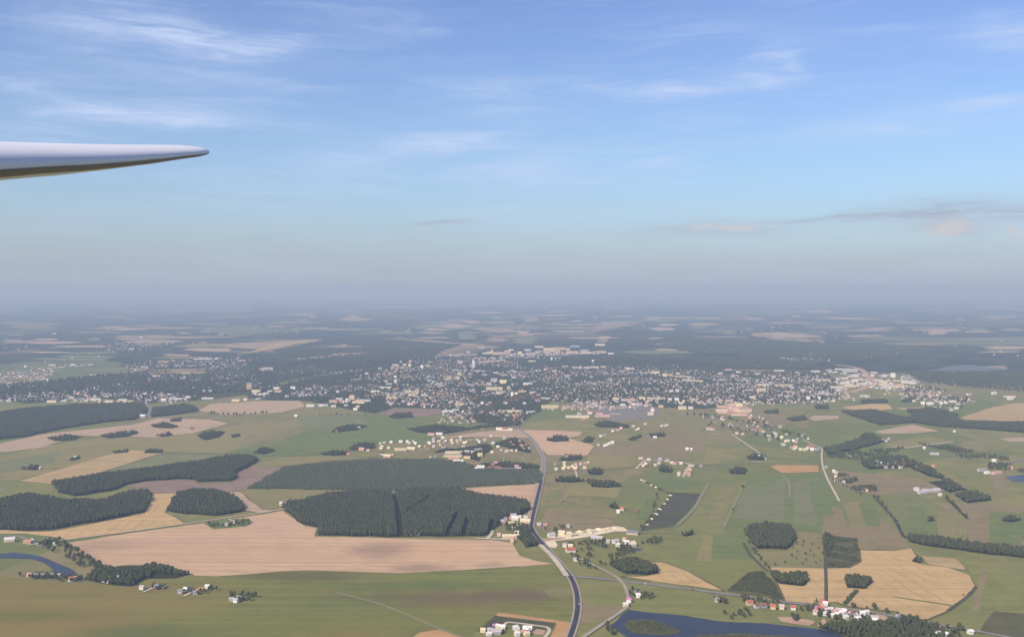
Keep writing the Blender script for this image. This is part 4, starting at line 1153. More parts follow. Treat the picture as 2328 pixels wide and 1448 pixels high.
for p_, l_, k_ in (
        ([(108, 996), (150, 990), (186, 993), (172, 1000), (125, 1003)], 'farm copse at the left end of the yellowish field', 'broad'),
        ([(228, 992), (262, 985), (305, 980), (316, 985), (290, 993), (250, 997)], 'stretched copse in the tan strip', 'broad'),
        ([(342, 968), (375, 961), (408, 970), (390, 974), (352, 972)], 'low copse between tan strip and wood', 'broad'),
        ([(384, 955), (412, 950), (410, 958), (390, 959)], 'tiny copse below the gap road', 'broad'),
        ([(352, 990), (385, 984), (395, 990), (370, 993)], 'copse around a brown roof', 'broad'),
        ([(446, 992), (480, 979), (512, 983), (500, 994), (470, 1001)], 'dense copse in the yellowish field', 'broad'),
        ([(524, 991), (545, 988), (545, 992), (530, 995)], 'small copse right of the dense copse', 'broad'),
        ([(326, 1030), (342, 1023), (372, 1025), (368, 1030)], 'pair of thickets at the tan strip end', 'broad'),
        ([(255, 1028), (292, 1023), (292, 1028), (262, 1031)], 'thin thicket beside the tan strip', 'broad'),
        ([(48, 1067), (70, 1059), (95, 1064), (80, 1069)], 'farm grove on the left field', 'broad'),
        ([(155, 1046), (180, 1038), (184, 1043), (165, 1048)], 'tiny farm grove on the left field', 'broad'),
        ([(576, 1030), (598, 1018), (626, 1026), (600, 1033)], 'copse at the lower edge of the green field', 'broad'),
        ([(728, 1032), (760, 1026), (790, 1026), (790, 1034), (740, 1036)], 'copse left of the village houses', 'broad'),
        ([(792, 1020), (815, 1008), (852, 1009), (852, 1020), (800, 1024)], 'taller copse left of the village houses', 'conifer'),
        ([(752, 984), (768, 972), (800, 966), (836, 970), (815, 978), (775, 982)], 'dark farm copse in the green field', 'broad'),
        ([(884, 948), (900, 940), (936, 939), (942, 949), (900, 952)], 'dark copse under the brown field', 'conifer'),
        ([(925, 976), (990, 966), (1060, 974), (1150, 960), (1182, 958), (1184, 966), (1100, 972), (1030, 984), (985, 988), (945, 982)], 'dark wooded slope above the wide village', 'broad'),
        ([(1241, 1001), (1262, 990), (1292, 994), (1296, 1003), (1260, 1005)], 'spiky copse in the pinkish tan field', 'conifer'),
        ([(1322, 1004), (1336, 995), (1354, 996), (1348, 1005), (1330, 1007)], 'dense copse at the pinkish tan field end', 'broad'),
        ([(1268, 1046), (1285, 1036), (1320, 1036), (1322, 1044), (1295, 1048)], 'spiky grove above the yellow houses', 'conifer'),
        ([(1336, 1074), (1350, 1067), (1370, 1070), (1366, 1079), (1342, 1079)], 'small copse right of the yellow houses', 'broad'),
        ([(1334, 1092), (1370, 1096), (1402, 1098), (1412, 1106), (1380, 1109), (1344, 1107)], 'dark low copse above the olive tan rectangle', 'broad'),
        ([(1262, 1088), (1300, 1086), (1335, 1094), (1300, 1097), (1262, 1095)], 'hedge copse below the yellow houses', 'broad'),
        ([(1350, 966), (1375, 958), (1425, 966), (1428, 973), (1365, 971)], 'dark hedge copse below the goods yard', 'broad'),
        ([(1497, 1068), (1506, 1060), (1530, 1068), (1526, 1075), (1502, 1073)], 'two dark groves inside the ring of houses', 'conifer'),
        ([(1656, 1072), (1672, 1063), (1697, 1066), (1694, 1078), (1662, 1077)], 'round grove on the long meadow', 'broad'),
        ([(1698, 1040), (1716, 1032), (1740, 1036), (1735, 1046), (1704, 1045)], 'grove beside the pale lane end', 'broad'),
        ([(1475, 988), (1505, 984), (1512, 993), (1480, 995)], 'thin copse above the fallow', 'broad'),
        ([(1428, 1000), (1455, 990), (1462, 992), (1440, 1002)], 'slanting thicket above the fallow', 'broad'),
        ([(1382, 1150), (1398, 1146), (1410, 1156), (1392, 1157)], 'thicket beside the red roofed farm', 'broad'),
        ([(1550, 1216), (1575, 1210), (1578, 1216), (1556, 1220)], 'lone thicket east of the sand yard', 'broad'),
        ([(2106, 1182), (2118, 1178), (2126, 1183), (2112, 1186)], 'lone thicket in the right meadows', 'broad'),
        ([(2275, 1184), (2300, 1176), (2325, 1182), (2300, 1188)], 'lone thicket in the brown pasture', 'broad'),
        ([(2072, 1276), (2080, 1267), (2095, 1276), (2090, 1281)], 'little bush island at the wheat corner', 'broad'),
        ([(1788, 952), (1830, 945), (1835, 955), (1800, 958)], 'dark thicket below the right town edge', 'broad'),
        ([(1738, 935), (1770, 932), (1770, 940), (1742, 940)], 'thin thicket near the factory', 'broad'),
        ([(1850, 923), (1882, 920), (1884, 930), (1855, 930)], 'thicket left of the rounded yellow field', 'broad'),
        ([(1955, 910), (2015, 908), (2018, 916), (1960, 917)], 'dark row above the rounded yellow field', 'broad'),
        ([(2048, 912), (2075, 905), (2078, 913), (2052, 915)], 'dark clump right of the rounded yellow field', 'broad'),
        ([(985, 1030), (1060, 1018), (1105, 1010), (1120, 1020), (1100, 1034), (1090, 1050), (1015, 1020)], 'dark village park behind the cream school', 'broad'),
        ([(1120, 1010), (1170, 996), (1200, 1012), (1205, 1030), (1180, 1025), (1150, 1016)], 'dark village gardens beside the road', 'broad'),
        ([(1090, 1056), (1150, 1050), (1200, 1056), (1228, 1060), (1228, 1070), (1180, 1064), (1110, 1062)], 'row of trees along the plantation edge', 'broad'),
        ([(640, 1150), (655, 1138), (690, 1142), (720, 1150), (690, 1165), (660, 1168)], 'farm trees at the forest corner', 'broad')):
    d_ = gp(*p_[0]).y
    wood(p_, k_, 5.6 + d_ * .0006, l_, .74 if d_ < 2300 else .62, name='copse')


def hedge(pts, sp, label, size=.6, key='broad', w=3.0):
    P = [gp(*p) for p in pts]
    out = []
    for a, b in zip(P, P[1:]):
        n = int((b - a).length / sp)
        for k in range(n):
            if random.random() < .78:
                q = a.lerp(b, (k + random.random()) / max(n, 1))
                out.append((q.x + random.uniform(-w, w), q.y + random.uniform(-w, w)))
    N_INST[0] += len(out)
    scatter('hedge', out, key, label, 'hedge', size, .35, .8)


hedge([(2150, 1390), (2180, 1370), (2219, 1334)], 7, 'ragged hedge at the right edge of the wheat', .42, 'bush')
hedge([(1948, 1342), (1921, 1374)], 5, 'dark hedge inside the wheat below the boat shaped copse', .8, 'bush')
hedge([(1922, 1378), (1990, 1387), (2080, 1408), (2110, 1412)], 9, 'hedge along the lower wheat edge', .55)
hedge([(1690, 1200), (1712, 1250), (1748, 1292)], 8, 'hedge beside the ditch of the square wood', .9, 'bush')
hedge([(1988, 1128), (2030, 1176), (2058, 1225)], 16, 'gappy hedge along the right meadow ditch', .5)
hedge([(2150, 1132), (2200, 1182)], 12, 'gappy hedge below the greenhouse farm', .5)
hedge([(1695, 1095), (1668, 1150), (1645, 1200)], 70, 'sparse bushes across the long green meadow', .45)
hedge([(1500, 1110), (1478, 1180), (1458, 1206)], 22, 'sparse bushes beside the dark field', .45)
hedge([(150, 1242), (200, 1276), (236, 1296)], 6, 'line of trees between the stubble field and the river', .62)
hedge([(985, 987), (1090, 978), (1186, 966)], 9, 'hedge above the tan wedge', .6)
hedge([(1130, 940), (1165, 966), (1180, 975)], 12, 'roadside trees near the town', .7)
hedge([(700, 946), (760, 944), (830, 946)], 22, 'thin hedge below the town factories', .55)
hedge([(470, 942), (540, 945), (610, 940)], 12, 'hedge below the left town field', .7)
hedge([(1910, 1100), (1960, 1126), (1990, 1128)], 16, 'gappy hedge below the gravel lane', .5)
hedge([(1560, 945), (1640, 950), (1720, 965), (1800, 990), (1860, 1000)], 12, 'dark hedges through the right suburb', .75, w=25)
hedge([(1610, 965), (1700, 985), (1790, 1003)], 12, 'hedges between the right suburb houses', .7, w=25)

# town gardens and parks: trees between the houses
TOWN = [(560, 905), (600, 885), (700, 862), (850, 838), (1000, 812), (1150, 812), (1300, 826), (1500, 828), (1620, 838), (1720, 848), (1880, 850), (1905, 872), (1905, 908), (1780, 918), (1700, 915), (1600, 930), (1450, 922), (1330, 918), (1250, 912), (1230, 935), (1190, 960), (1140, 965), (1080, 960), (1010, 940), (1000, 930), (900, 926), (850, 940), (780, 928), (700, 912), (620, 910)]
LEFT_TOWN = [(-40, 905), (100, 885), (200, 868), (350, 852), (600, 848), (640, 870), (590, 895), (480, 908), (330, 918), (200, 905), (60, 918)]
UPPER = [(250, 840), (330, 815), (480, 800), (620, 815), (700, 830), (640, 850), (400, 852)]
FACT = [(1885, 848), (1960, 838), (2040, 850), (2100, 868), (2090, 888), (2000, 892), (1905, 885)]
EAST = [(2040, 885), (2110, 880), (2200, 905), (2190, 930), (2100, 925), (2060, 905)]
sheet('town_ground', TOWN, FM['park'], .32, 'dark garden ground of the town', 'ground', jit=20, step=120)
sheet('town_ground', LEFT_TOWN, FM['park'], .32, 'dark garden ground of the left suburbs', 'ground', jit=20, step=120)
# far woods between and beyond the town: blocks of forest whose canopy stands above the fields
random.seed(91)
for pl_, lb_ in (
        ([(560, 850), (640, 830), (760, 812), (900, 800), (1000, 800), (990, 812), (850, 834), (700, 858), (600, 876)], 'dark forest left of the town centre'),
        ([(620, 800), (760, 770), (900, 775), (1050, 785), (1000, 800), (800, 806), (680, 816)], 'forest belt behind the town'),
        ([(1200, 812), (1400, 812), (1640, 815), (1880, 822), (1900, 840), (1720, 842), (1560, 828), (1300, 824)], 'forest belt behind the right town'),
        ([(1460, 775), (1700, 770), (1900, 785), (2120, 790), (2100, 820), (1900, 820), (1600, 810)], 'far forest behind the factory district'),
        ([(2060, 850), (2200, 848), (2328, 850), (2450, 850), (2450, 900), (2300, 890), (2180, 880), (2100, 870)], 'dark forest right of the factory district'),
        ([(0, 880), (160, 862), (340, 848), (330, 868), (150, 890), (0, 900)], 'dark forest at the left above the suburbs'),
        ([(300, 868), (560, 872), (560, 892), (330, 900)], 'dark forest between the left suburb roads')):
    P_ = grid_points(outline(pl_, 8, 150), 20, .5, thin=(.0025, -.35))
    N_INST[0] += len(P_)
    scatter('far_wood', P_, 'broad', lb_, 'wood', 1.0, .25, .4)
print('instances', N_INST[0])

# ---- trees one can pick out singly, each with trunk and crown
random.seed(23)
TREE_N = [0]


def tree(p, kind, size, label, group):
    i = TREE_N[0]
    TREE_N[0] += 1
    t = empty('pine_tree' if kind == 'c' else ('garden_bush' if kind == 'b' else 'broadleaf_tree'), (p[0], p[1], .6), random.uniform(0, 6.28))
    s = size * random.uniform(.78, 1.22)
    t.scale = (s * random.uniform(.9, 1.12), s * random.uniform(.9, 1.12), s)
    if kind == 'c':
        cm, tm = CONIF[i % 4], TRUNKC
    else:
        cm, tm = BROAD[i % 5], TRUNK[i % 3]
    link('trunk', tm, None, t)
    link('crown', cm, None, t)
    tag(t, label, 'tree', group)


def trees(pts, n, label, group, size=.75, kinds='bbbb', mind=4.5):
    size *= .82
    W = [gp(*p) for p in pts]
    poly = [(w.x, w.y) for w in W]
    xs, ys = [p[0] for p in poly], [p[1] for p in poly]
    got, tries = [], 0
    while len(got) < n and tries < n * 80:
        tries += 1
        q = (random.uniform(min(xs), max(xs)), random.uniform(min(ys), max(ys)))
        if pip(*q, poly) and all(math.hypot(q[0] - g[0], q[1] - g[1]) > mind for g in got):
            got.append(q)
            k = random.choice(kinds)
            tree(q, 'c' if k == 'c' else 'a', size, label if k != 'c' else label.replace('leafy tree', 'dark spruce'), group)


trees([(84, 1236), (120, 1223), (156, 1233), (150, 1241), (200, 1276), (238, 1294), (215, 1298), (180, 1291), (140, 1264), (104, 1250)], 46, 'leafy tree on the river slope beside the stubble field', 'trees on the river slope', .72)
trees([(52, 1305), (150, 1308), (205, 1330), (60, 1316)], 14, 'leafy tree among the river houses', 'trees among the river houses', .6)
trees([(235, 1310), (330, 1300), (300, 1335), (230, 1328)], 16, 'tall leafy tree in the dark riverside thicket', 'trees in the riverside thicket', .95)
trees([(325, 1340), (345, 1330), (378, 1330), (395, 1336), (360, 1342)], 6, 'leafy tree around the house with the dark roof', 'trees at the dark roofed house', .55)
trees([(405, 1352), (420, 1342), (450, 1345), (480, 1335), (500, 1340), (470, 1352)], 11, 'leafy tree around the orange roofed house', 'trees at the orange roofed house', .5)
trees([(520, 1362), (526, 1348), (560, 1350), (584, 1352), (580, 1366), (540, 1368)], 14, 'leafy tree in the lone farmstead on the pasture', 'trees at the lone pasture farm', .68)
trees([(466, 1192), (485, 1203), (560, 1197), (575, 1187), (555, 1178), (545, 1186), (520, 1194)], 20, 'leafy tree of the grove around the stubble field farm', 'trees in the farm grove', .62, 'bbbc')
trees([(1748, 1217), (1806, 1230), (1866, 1225), (1874, 1284), (1756, 1286), (1790, 1254)], 22, 'small leafy tree dotted over the dry meadow', 'trees on the dry meadow', .42, mind=14)
trees([(1428, 1350), (1438, 1340), (1495, 1358), (1480, 1366), (1445, 1366)], 14, 'leafy tree at the farm above the dam', 'trees at the dam farm', .62)
trees([(1360, 1430), (1372, 1420), (1400, 1432), (1392, 1445)], 5, 'round leafy tree at the near lake corner', 'trees at the lake corner', .7)
trees([(1620, 1362), (1660, 1360), (1650, 1374), (1628, 1374)], 7, 'leafy tree at the grey roofed farm', 'trees at the grey roofed farm', .6)
trees([(1672, 1355), (1760, 1366), (1785, 1380), (1745, 1378), (1690, 1372)], 16, 'leafy tree among the red roofed houses', 'trees among the red roofed houses', .62)
trees([(1646, 1396), (1700, 1388), (1715, 1404), (1660, 1410)], 10, 'leafy tree on the lake meadow', 'trees on the lake meadow', .62)
trees([(1798, 1404), (1812, 1400), (1815, 1412), (1804, 1416)], 4, 'dark leafy tree on the bare bank', 'trees on the bare bank', .7)
trees([(1810, 1385), (1850, 1378), (1880, 1392), (1940, 1400), (1990, 1412), (1960, 1425), (1880, 1418), (1850, 1402)], 30, 'leafy tree between the white village houses and the lake', 'trees in the lake village', .62)
trees([(1846, 1375), (1858, 1366), (1856, 1374)], 3, 'pointed dark tree at the wheat edge by the village', 'trees at the village edge', .62, 'c')
trees([(2130, 1440), (2120, 1425), (2190, 1428), (2200, 1446), (2150, 1455)], 14, 'leafy tree at the house below the wheat', 'trees at the house below the wheat', .72)
trees([(1190, 1192), (1206, 1196), (1206, 1230), (1186, 1225)], 12, 'leafy tree between the works and the asphalt road', 'trees at the roadside works', .7)
trees([(1228, 1205), (1262, 1196), (1300, 1200), (1262, 1212)], 7, 'small leafy tree on the brown fallow by the road', 'trees on the roadside fallow', .55)
trees([(1292, 1260), (1335, 1275), (1360, 1300), (1320, 1292)], 16, 'leafy tree along the old lane', 'trees along the old lane', .55)
trees([(1330, 1262), (1420, 1262), (1440, 1280), (1360, 1288)], 14, 'leafy tree in the gardens behind the works', 'trees in the works gardens', .6)
trees([(1100, 1432), (1110, 1420), (1200, 1424), (1190, 1445)], 8, 'small leafy tree between the new houses', 'trees between the new houses', .42)
print('single trees', TREE_N[0])

# ---------------------------------------------------------------- buildings
_bcache = {}


def wall_mesh(w, d, h, rh, wm):
    key = ('w', round(w, 1), round(d, 1), round(h, 1), round(rh, 1), wm.name)
    if key not in _bcache:
        x, y = w / 2, d / 2
        v = [(-x, -y, 0), (x, -y, 0), (x, y, 0), (-x, y, 0), (-x, -y, h), (x, -y, h), (x, y, h), (-x, y, h)]
        f = [(0, 1, 5, 4), (2, 3, 7, 6)]
        if rh > 0:
            v += [(-x, 0, h + rh), (x, 0, h + rh)]
            f += [(1, 2, 6, 9, 5), (3, 0, 4, 8, 7)]
        else:
            f += [(1, 2, 6, 5), (3, 0, 4, 7)]
        me = mesh('walls', v, f)
        me.materials.append(wm)
        _bcache[key] = me
    return _bcache[key]


def roof_mesh(w, d, h, rh, rm):
    key = ('r', round(w, 1), round(d, 1), round(h, 1), round(rh, 1), rm.name)
    if key not in _bcache:
        o = .45
        x, y, t = w / 2 + o, d / 2 + o, .28
        if rh > 0:
            sl = rh / (d / 2) * o
            a = [(-x, -y, h - sl + .05), (x, -y, h - sl + .05), (x, 0, h + rh + .05), (-x, 0, h + rh + .05), (x, y, h - sl + .05), (-x, y, h - sl + .05)]
            v = a + [(p[0], p[1], p[2] + t) for p in a]
            f = [(6, 7, 8, 9), (9, 8, 10, 11), (1, 0, 3, 2), (2, 3, 5, 4), (0, 1, 7, 6), (4, 5, 11, 10), (1, 2, 8, 7), (2, 4, 10, 8), (3, 0, 6, 9), (5, 3, 9, 11)]
        else:
            p = .55                                     # flat roof with a parapet
            v = [(-x, -y, h + .03), (x, -y, h + .03), (x, y, h + .03), (-x, y, h + .03), (-x, -y, h + p), (x, -y, h + p), (x, y, h + p), (-x, y, h + p)]
            i = .5
            v += [(-x + i, -y + i, h + p), (x - i, -y + i, h + p), (x - i, y - i, h + p), (-x + i, y - i, h + p)]
            v += [(-x + i, -y + i, h + .2), (x - i, -y + i, h + .2), (x - i, y - i, h + .2), (-x + i, y - i, h + .2)]
            f = [(0, 1, 5, 4), (1, 2, 6, 5), (2, 3, 7, 6), (3, 0, 4, 7), (0, 3, 2, 1)]
            f += [(4 + k, 4 + (k + 1) % 4, 8 + (k + 1) % 4, 8 + k) for k in range(4)]
            f += [(8 + k, 8 + (k + 1) % 4, 12 + (k + 1) % 4, 12 + k) for k in range(4)] + [(12, 13, 14, 15)]
        me = mesh('roof', v, f)
        me.materials.append(rm)
        _bcache[key] = me
    return _bcache[key]


CHIM = mesh('chimney', [(-.4, -.4, 0), (.4, -.4, 0), (.4, .4, 0), (-.4, .4, 0), (-.4, -.4, 2), (.4, -.4, 2), (.4, .4, 2), (-.4, .4, 2), (-.5, -.5, 2), (.5, -.5, 2), (.5, .5, 2), (-.5, .5, 2), (-.5, -.5, 2.3), (.5, -.5, 2.3), (.5, .5, 2.3), (-.5, .5, 2.3)],
            [(0, 1, 5, 4), (1, 2, 6, 5), (2, 3, 7, 6), (3, 0, 4, 7), (8, 9, 13, 12), (9, 10, 14, 13), (10, 11, 15, 14), (11, 8, 12, 15), (12, 13, 14, 15), (8, 11, 10, 9)])
CHIM.materials.append(WALL['r'][1])
HOUSES = [0]
PLACED = []
BYLABEL = {}


def building(px, py, wpx, code, where, group, hpx=0.0, name='house', cat='house', rz=None, depth=None, flat=False):
    """a building standing at a point of the plain; wpx and hpx are its size as seen from the eye point"""
    g = gp(px, py)
    D = math.hypot(g.length, H)
    w = max(6.5, wpx * D / F * (.82 if cat == 'house' else (.95 if D < 3200 else 1.08)))
    big = w > 26
    if depth is None:
        depth = min(w * .75, 9.0) if not big else min(14.0, max(10, w * .22))
    depth = max(5.5, depth)
    if hpx:
        h = max(3.0, hpx * D / F * (1.0 if D < 3200 else 1.15))
    else:
        h = random.uniform(3.4, 4.6) if not big else random.uniform(5, 6.5)
    rh = 0.0 if (flat or (big and hpx and h > 7)) else depth * random.uniform(.30, .42) * (.6 if big else 1)
    if rz is None:
        rz = random.choice((-.45, -.3, .2, .35, .1, -.15)) if not big else random.uniform(-.12, .12)
    w, depth, h, rh = round(w * 2) / 2, round(depth * 2) / 2, round(h * 2) / 2, round(rh * 2) / 2
    wn, wm = WALL[code[0]]
    rn, rm = ROOF[code[1]]
    o = empty(name, (g.x, g.y + depth * .3, .6), rz)
    link('walls', wall_mesh(w, depth, h, rh, wm), None, o)
    r = link('roof', roof_mesh(w, depth, h, rh, rm), None, o)
    if name == 'house' and D < 3000 and rh > 0 and HOUSES[0] % 3 != 2:
        c = link('chimney', CHIM, None, r)
        c.location = (w * .22, depth * .12, h + rh * .55)
    kind = cat if cat != 'house' else ('cottage' if w < 9 else ('house' if w < 15 else 'long house'))
    storey = 'low ' if h < 5 and cat != 'house' else ''
    tag(o, f'{storey}{wn} {kind} with {rn} roof {where}', cat, group)
    HOUSES[0] += 1
    PLACED.append((g.x, g.y, w))
    BYLABEL.setdefault((o['label'], group), []).append((w, o))
    return o


def cluster(T, s, rows, where, group, **kw):
    for r in rows:
        x, y, w, code = r[:4]
        px, py = T(x, y)
        a = dict(kw)
        if len(r) > 4:
            a.update(r[4])
        building(px, py, w / s, code, a.pop('where', where), a.pop('group', group), **a)


random.seed(31)
BARN = dict(name='barn', cat='barn')
HALL = dict(name='hall', cat='hall')
BLOCK = dict(name='apartment_block', cat='apartment block', flat=True)
# new houses beside the asphalt road
cluster(Z(1060, 1380, 10.58), 10.58, [(700, 500, 62, 'wm'), (775, 515, 80, 'cw'), (885, 545, 130, 'ww'), (405, 615, 75, 'cc'), (575, 612, 60, 'wl'), (700, 668, 260, 'gl', HALL), (545, 700, 60, 'ww'), (1185, 555, 78, 'ww'), (1430, 580, 66, 'cw'), (1525, 580, 50, 'ww'), (1440, 632, 112, 'cw'), (1375, 668, 60, 'pk'), (1455, 700, 150, 'cc'), (1225, 705, 60, 'ww'), (1230, 612, 70, 'wl')],
        'among the new houses on the ploughed plot', 'new houses beside the asphalt road')
# village on the lake
TL = Z(1680, 1340, 6.847)
cluster(TL, 6.847, [(170, 250, 110, 'pr'), (280, 295, 60, 'lb'), (385, 290, 110, 'gb'), (540, 312, 88, 'pr'), (672, 312, 66, 'cl'), (850, 322, 76, 'wr')], 'in the row above the lake meadow', 'red roofed houses above the lake meadow')
cluster(TL, 6.847, [(1300, 222, 56, 'wr'), (1305, 256, 56, 'pr'), (1290, 312, 64, 'wk'), (1350, 262, 40, 'ww'), (1212, 330, 62, 'wm'), (1270, 338, 50, 'pr'), (1195, 396, 56, 'wk'), (1350, 412, 68, 'ww'), (1382, 360, 62, 'wl'), (1428, 350, 54, 'ww'), (1476, 436, 64, 'ww'), (1532, 426, 68, 'ww'), (1600, 400, 74, 'ww'), (1645, 378, 48, 'ww'), (1668, 466, 74, 'ww'), (1672, 426, 60, 'lg'), (1556, 362, 60, 'll'), (1500, 372, 50, 'pk'), (1750, 412, 50, 'pk'), (1790, 462, 46, 'lg'), (1850, 490, 54, 'ww'), (1870, 436, 76, 'ww'), (1930, 408, 84, 'ww'), (1990, 392, 56, 'ww'), (2115, 492, 120, 'cl'), (2060, 486, 50, 'cw'), (2125, 520, 50, 'ww')],
        'in the village between wheat and lake', 'houses of the lake village')
TB = Z(1160, 1180, 3.88)
cluster(TB, 3.88, [(1828, 732, 48, 'lg'), (1880, 722, 44, 'bb')], 'at the farm left of the red roofs', 'grey roofed farm')
cluster(TB, 3.88, [(1130, 695, 36, 'ww'), (1118, 668, 20, 'lg'), (1052, 738, 36, 'wm'), (1018, 776, 42, 'cw')], 'at the farm above the lake dam', 'farm above the dam')
TC = Z(1728, 1180, 3.88)
cluster(TC, 3.88, [(1605, 990, 48, 'cl'), (1574, 1034, 32, 'ww'), (1640, 1040, 44, 'ww'), (1860, 1018, 22, 'ww'), (1222, 900, 40, 'wn'), (1228, 880, 30, 'lg')], 'under the trees below the wheat', 'houses below the wheat')
# river houses on the left
TR = Z(140, 1290, 4.85)
cluster(TR, 4.85, [(112, 154, 70, 'wr'), (152, 136, 30, 'wl'), (505, 176, 48, 'ww'), (604, 140, 28, 'wl'), (468, 168, 28, 'lk')], 'under the riverside trees', 'houses under the riverside trees')
cluster(TR, 4.85, [(885, 246, 58, 'wl'), (1108, 226, 50, 'cd'), (1050, 236, 60, 'bn', BARN)], 'at the first pale drive on the pasture edge', 'houses at the first pale drive')
cluster(TR, 4.85, [(1366, 266, 34, 'ww'), (1302, 290, 36, 'lg'), (1530, 270, 50, 'po'), (1605, 236, 52, 'ww'), (1470, 300, 36, 'lg'), (1420, 256, 34, 'cd')], 'at the second pale drive on the pasture edge', 'houses at the second pale drive')
cluster(TR, 4.85, [(1868, 376, 52, 'll'), (1960, 362, 40, 'ww'), (1920, 390, 34, 'wl')], 'of the lone farmstead on the pasture', 'lone pasture farmstead')
TL0 = Z(0, 1180, 3.88)
cluster(TL0, 3.88, [(78, 202, 74, 'cw', BARN), (238, 218, 56, 'po', BARN), (284, 210, 24, 'wl')], 'beside the grey lane above the river', 'barns above the river')
cluster(TL0, 3.88, [(438, 212, 70, 'lc'), (484, 232, 24, 'ww'), (400, 205, 30, 'lg')], 'in the dark trees at the stubble field corner', 'farm at the stubble corner')
cluster(TL0, 3.88, [(258, 508, 44, 'pk'), (312, 520, 30, 'lg'), (375, 514, 40, 'lg'), (452, 512, 38, 'lg'), (522, 518, 36, 'll')], 'in the row along the river bend', 'row of houses along the river bend')
TLF = Z(0, 900, 3.88)
cluster(TLF, 3.88, [(2060, 1124, 44, 'wg'), (2002, 1148, 22, 'lg'), (2040, 1140, 26, 'bb')], 'in the grove inside the stubble field', 'farm in the stubble field grove')
cluster(TLF, 3.88, [(230, 642, 32, 'pr'), (350, 646, 24, 'ww'), (280, 640, 30, 'bb')], 'at the small farm in the left yellowish field', 'small left farm')
cluster(TLF, 3.88, [(666, 550, 24, 'ww'), (476, 374, 22, 'wg'), (520, 368, 24, 'bb'), (1450, 348, 26, 'pk'), (1690, 295, 28, 'bb'), (1410, 350, 20, 'lg'), (1050, 198, 40, 'll'), (1260, 186, 70, 'lw'), (1130, 330, 24, 'lg')], 'of the scattered farms in the left fields', 'scattered left farms')
TMF = Z(580, 900, 3.88)
cluster(TMF, 3.88, [(240, 965, 62, 'ww'), (345, 992, 30, 'lk'), (325, 942, 34, 'll'), (585, 962, 26, 'lg'), (520, 975, 26, 'lg'), (380, 1012, 28, 'bb')], 'at the left corner of the conifer forest', 'farm at the forest corner')
cluster(TMF, 3.88, [(918, 292, 28, 'ww'), (720, 325, 30, 'bb'), (820, 520, 32, 'pr'), (940, 480, 60, 'pk'), (995, 490, 30, 'wk'), (365, 182, 22, 'ww')], 'of the farms in the green field', 'farms in the green field')
# works at the forest edge beside the road
cluster(Z(1090, 1160, 16.09), 16.09, [(1240, 262, 230, 'wl', dict(HALL, hpx=3.6)), (1310, 372, 260, 'ww', dict(HALL, hpx=5)), (1480, 300, 76, 'ww'), (1680, 305, 140, 'wl'), (1700, 365, 80, 'cw'), (1690, 445, 380, 'cc', dict(HALL, hpx=2.5)), (1700, 575, 100, 'po'), (1440, 605, 80, 'lc'), (1160, 562, 250, 'cy', HALL), (960, 538, 150, 'pk'), (1245, 720, 80, 'cw'), (1380, 872, 160, 'cw', dict(HALL, hpx=4)), (1140, 1022, 640, 'cc', dict(HALL, hpx=5, where='standing free at the forest edge', rz=0.04)), (724, 955, 90, 'lk'), (1820, 1195, 120, 'ww'), (655, 440, 70, 'll'), (830, 450, 70, 'll'), (950, 372, 70, 'lg'), (1220, 1180, 66, 'pk'), (1210, 1110, 110, 'pk'), (2170, 580, 110, 'lw'), (1150, 345, 90, 'pk')],
        'of the roadside works at the forest edge', 'works at the forest edge')
cluster(Z(1080, 1140, 5.82), 5.82, [(930, 330, 52, 'pk'), (1240, 345, 34, 'lg'), (850, 325, 40, 'll')], 'on the fallow right of the road', 'sheds right of the road')
cluster(Z(580, 1180, 3.88), 3.88, [(1340, 142, 26, 'yy'), (1376, 144, 26, 'cw'), (1430, 146, 50, 'gl')], 'squeezed between forest and stubble field', 'huts at the forest foot')
# the works yard
cluster(Z(1080, 1140, 5.82), 5.82, [(1190, 605, 44, 'wl'), (1265, 612, 72, 'cc'), (1265, 672, 126, 'wr', BARN), (1892, 600, 66, 'ww'), (1760, 552, 44, 'll'), (1835, 555, 36, 'wl'), (1875, 548, 30, 'wl'), (2010, 566, 72, 'ww'), (2092, 570, 54, 'ww'), (1980, 528, 34, 'wk'), (1330, 792, 44, 'wl'), (2085, 600, 100, 'lc')], 'in the gardens behind the sand yard', 'houses behind the sand yard')
cluster(Z(1080, 1140, 5.82), 5.82, [(2085, 440, 150, 'pn', dict(HALL, hpx=5, rz=-.25)), (1620, 515, 170, 'gl', dict(HALL, rz=-.45)), (1010, 475, 90, 'wl', HALL), (1240, 470, 64, 'cc', dict(HALL, hpx=8)), (1150, 440, 90, 'cc', HALL)], 'of the sand yard', 'halls of the sand yard')
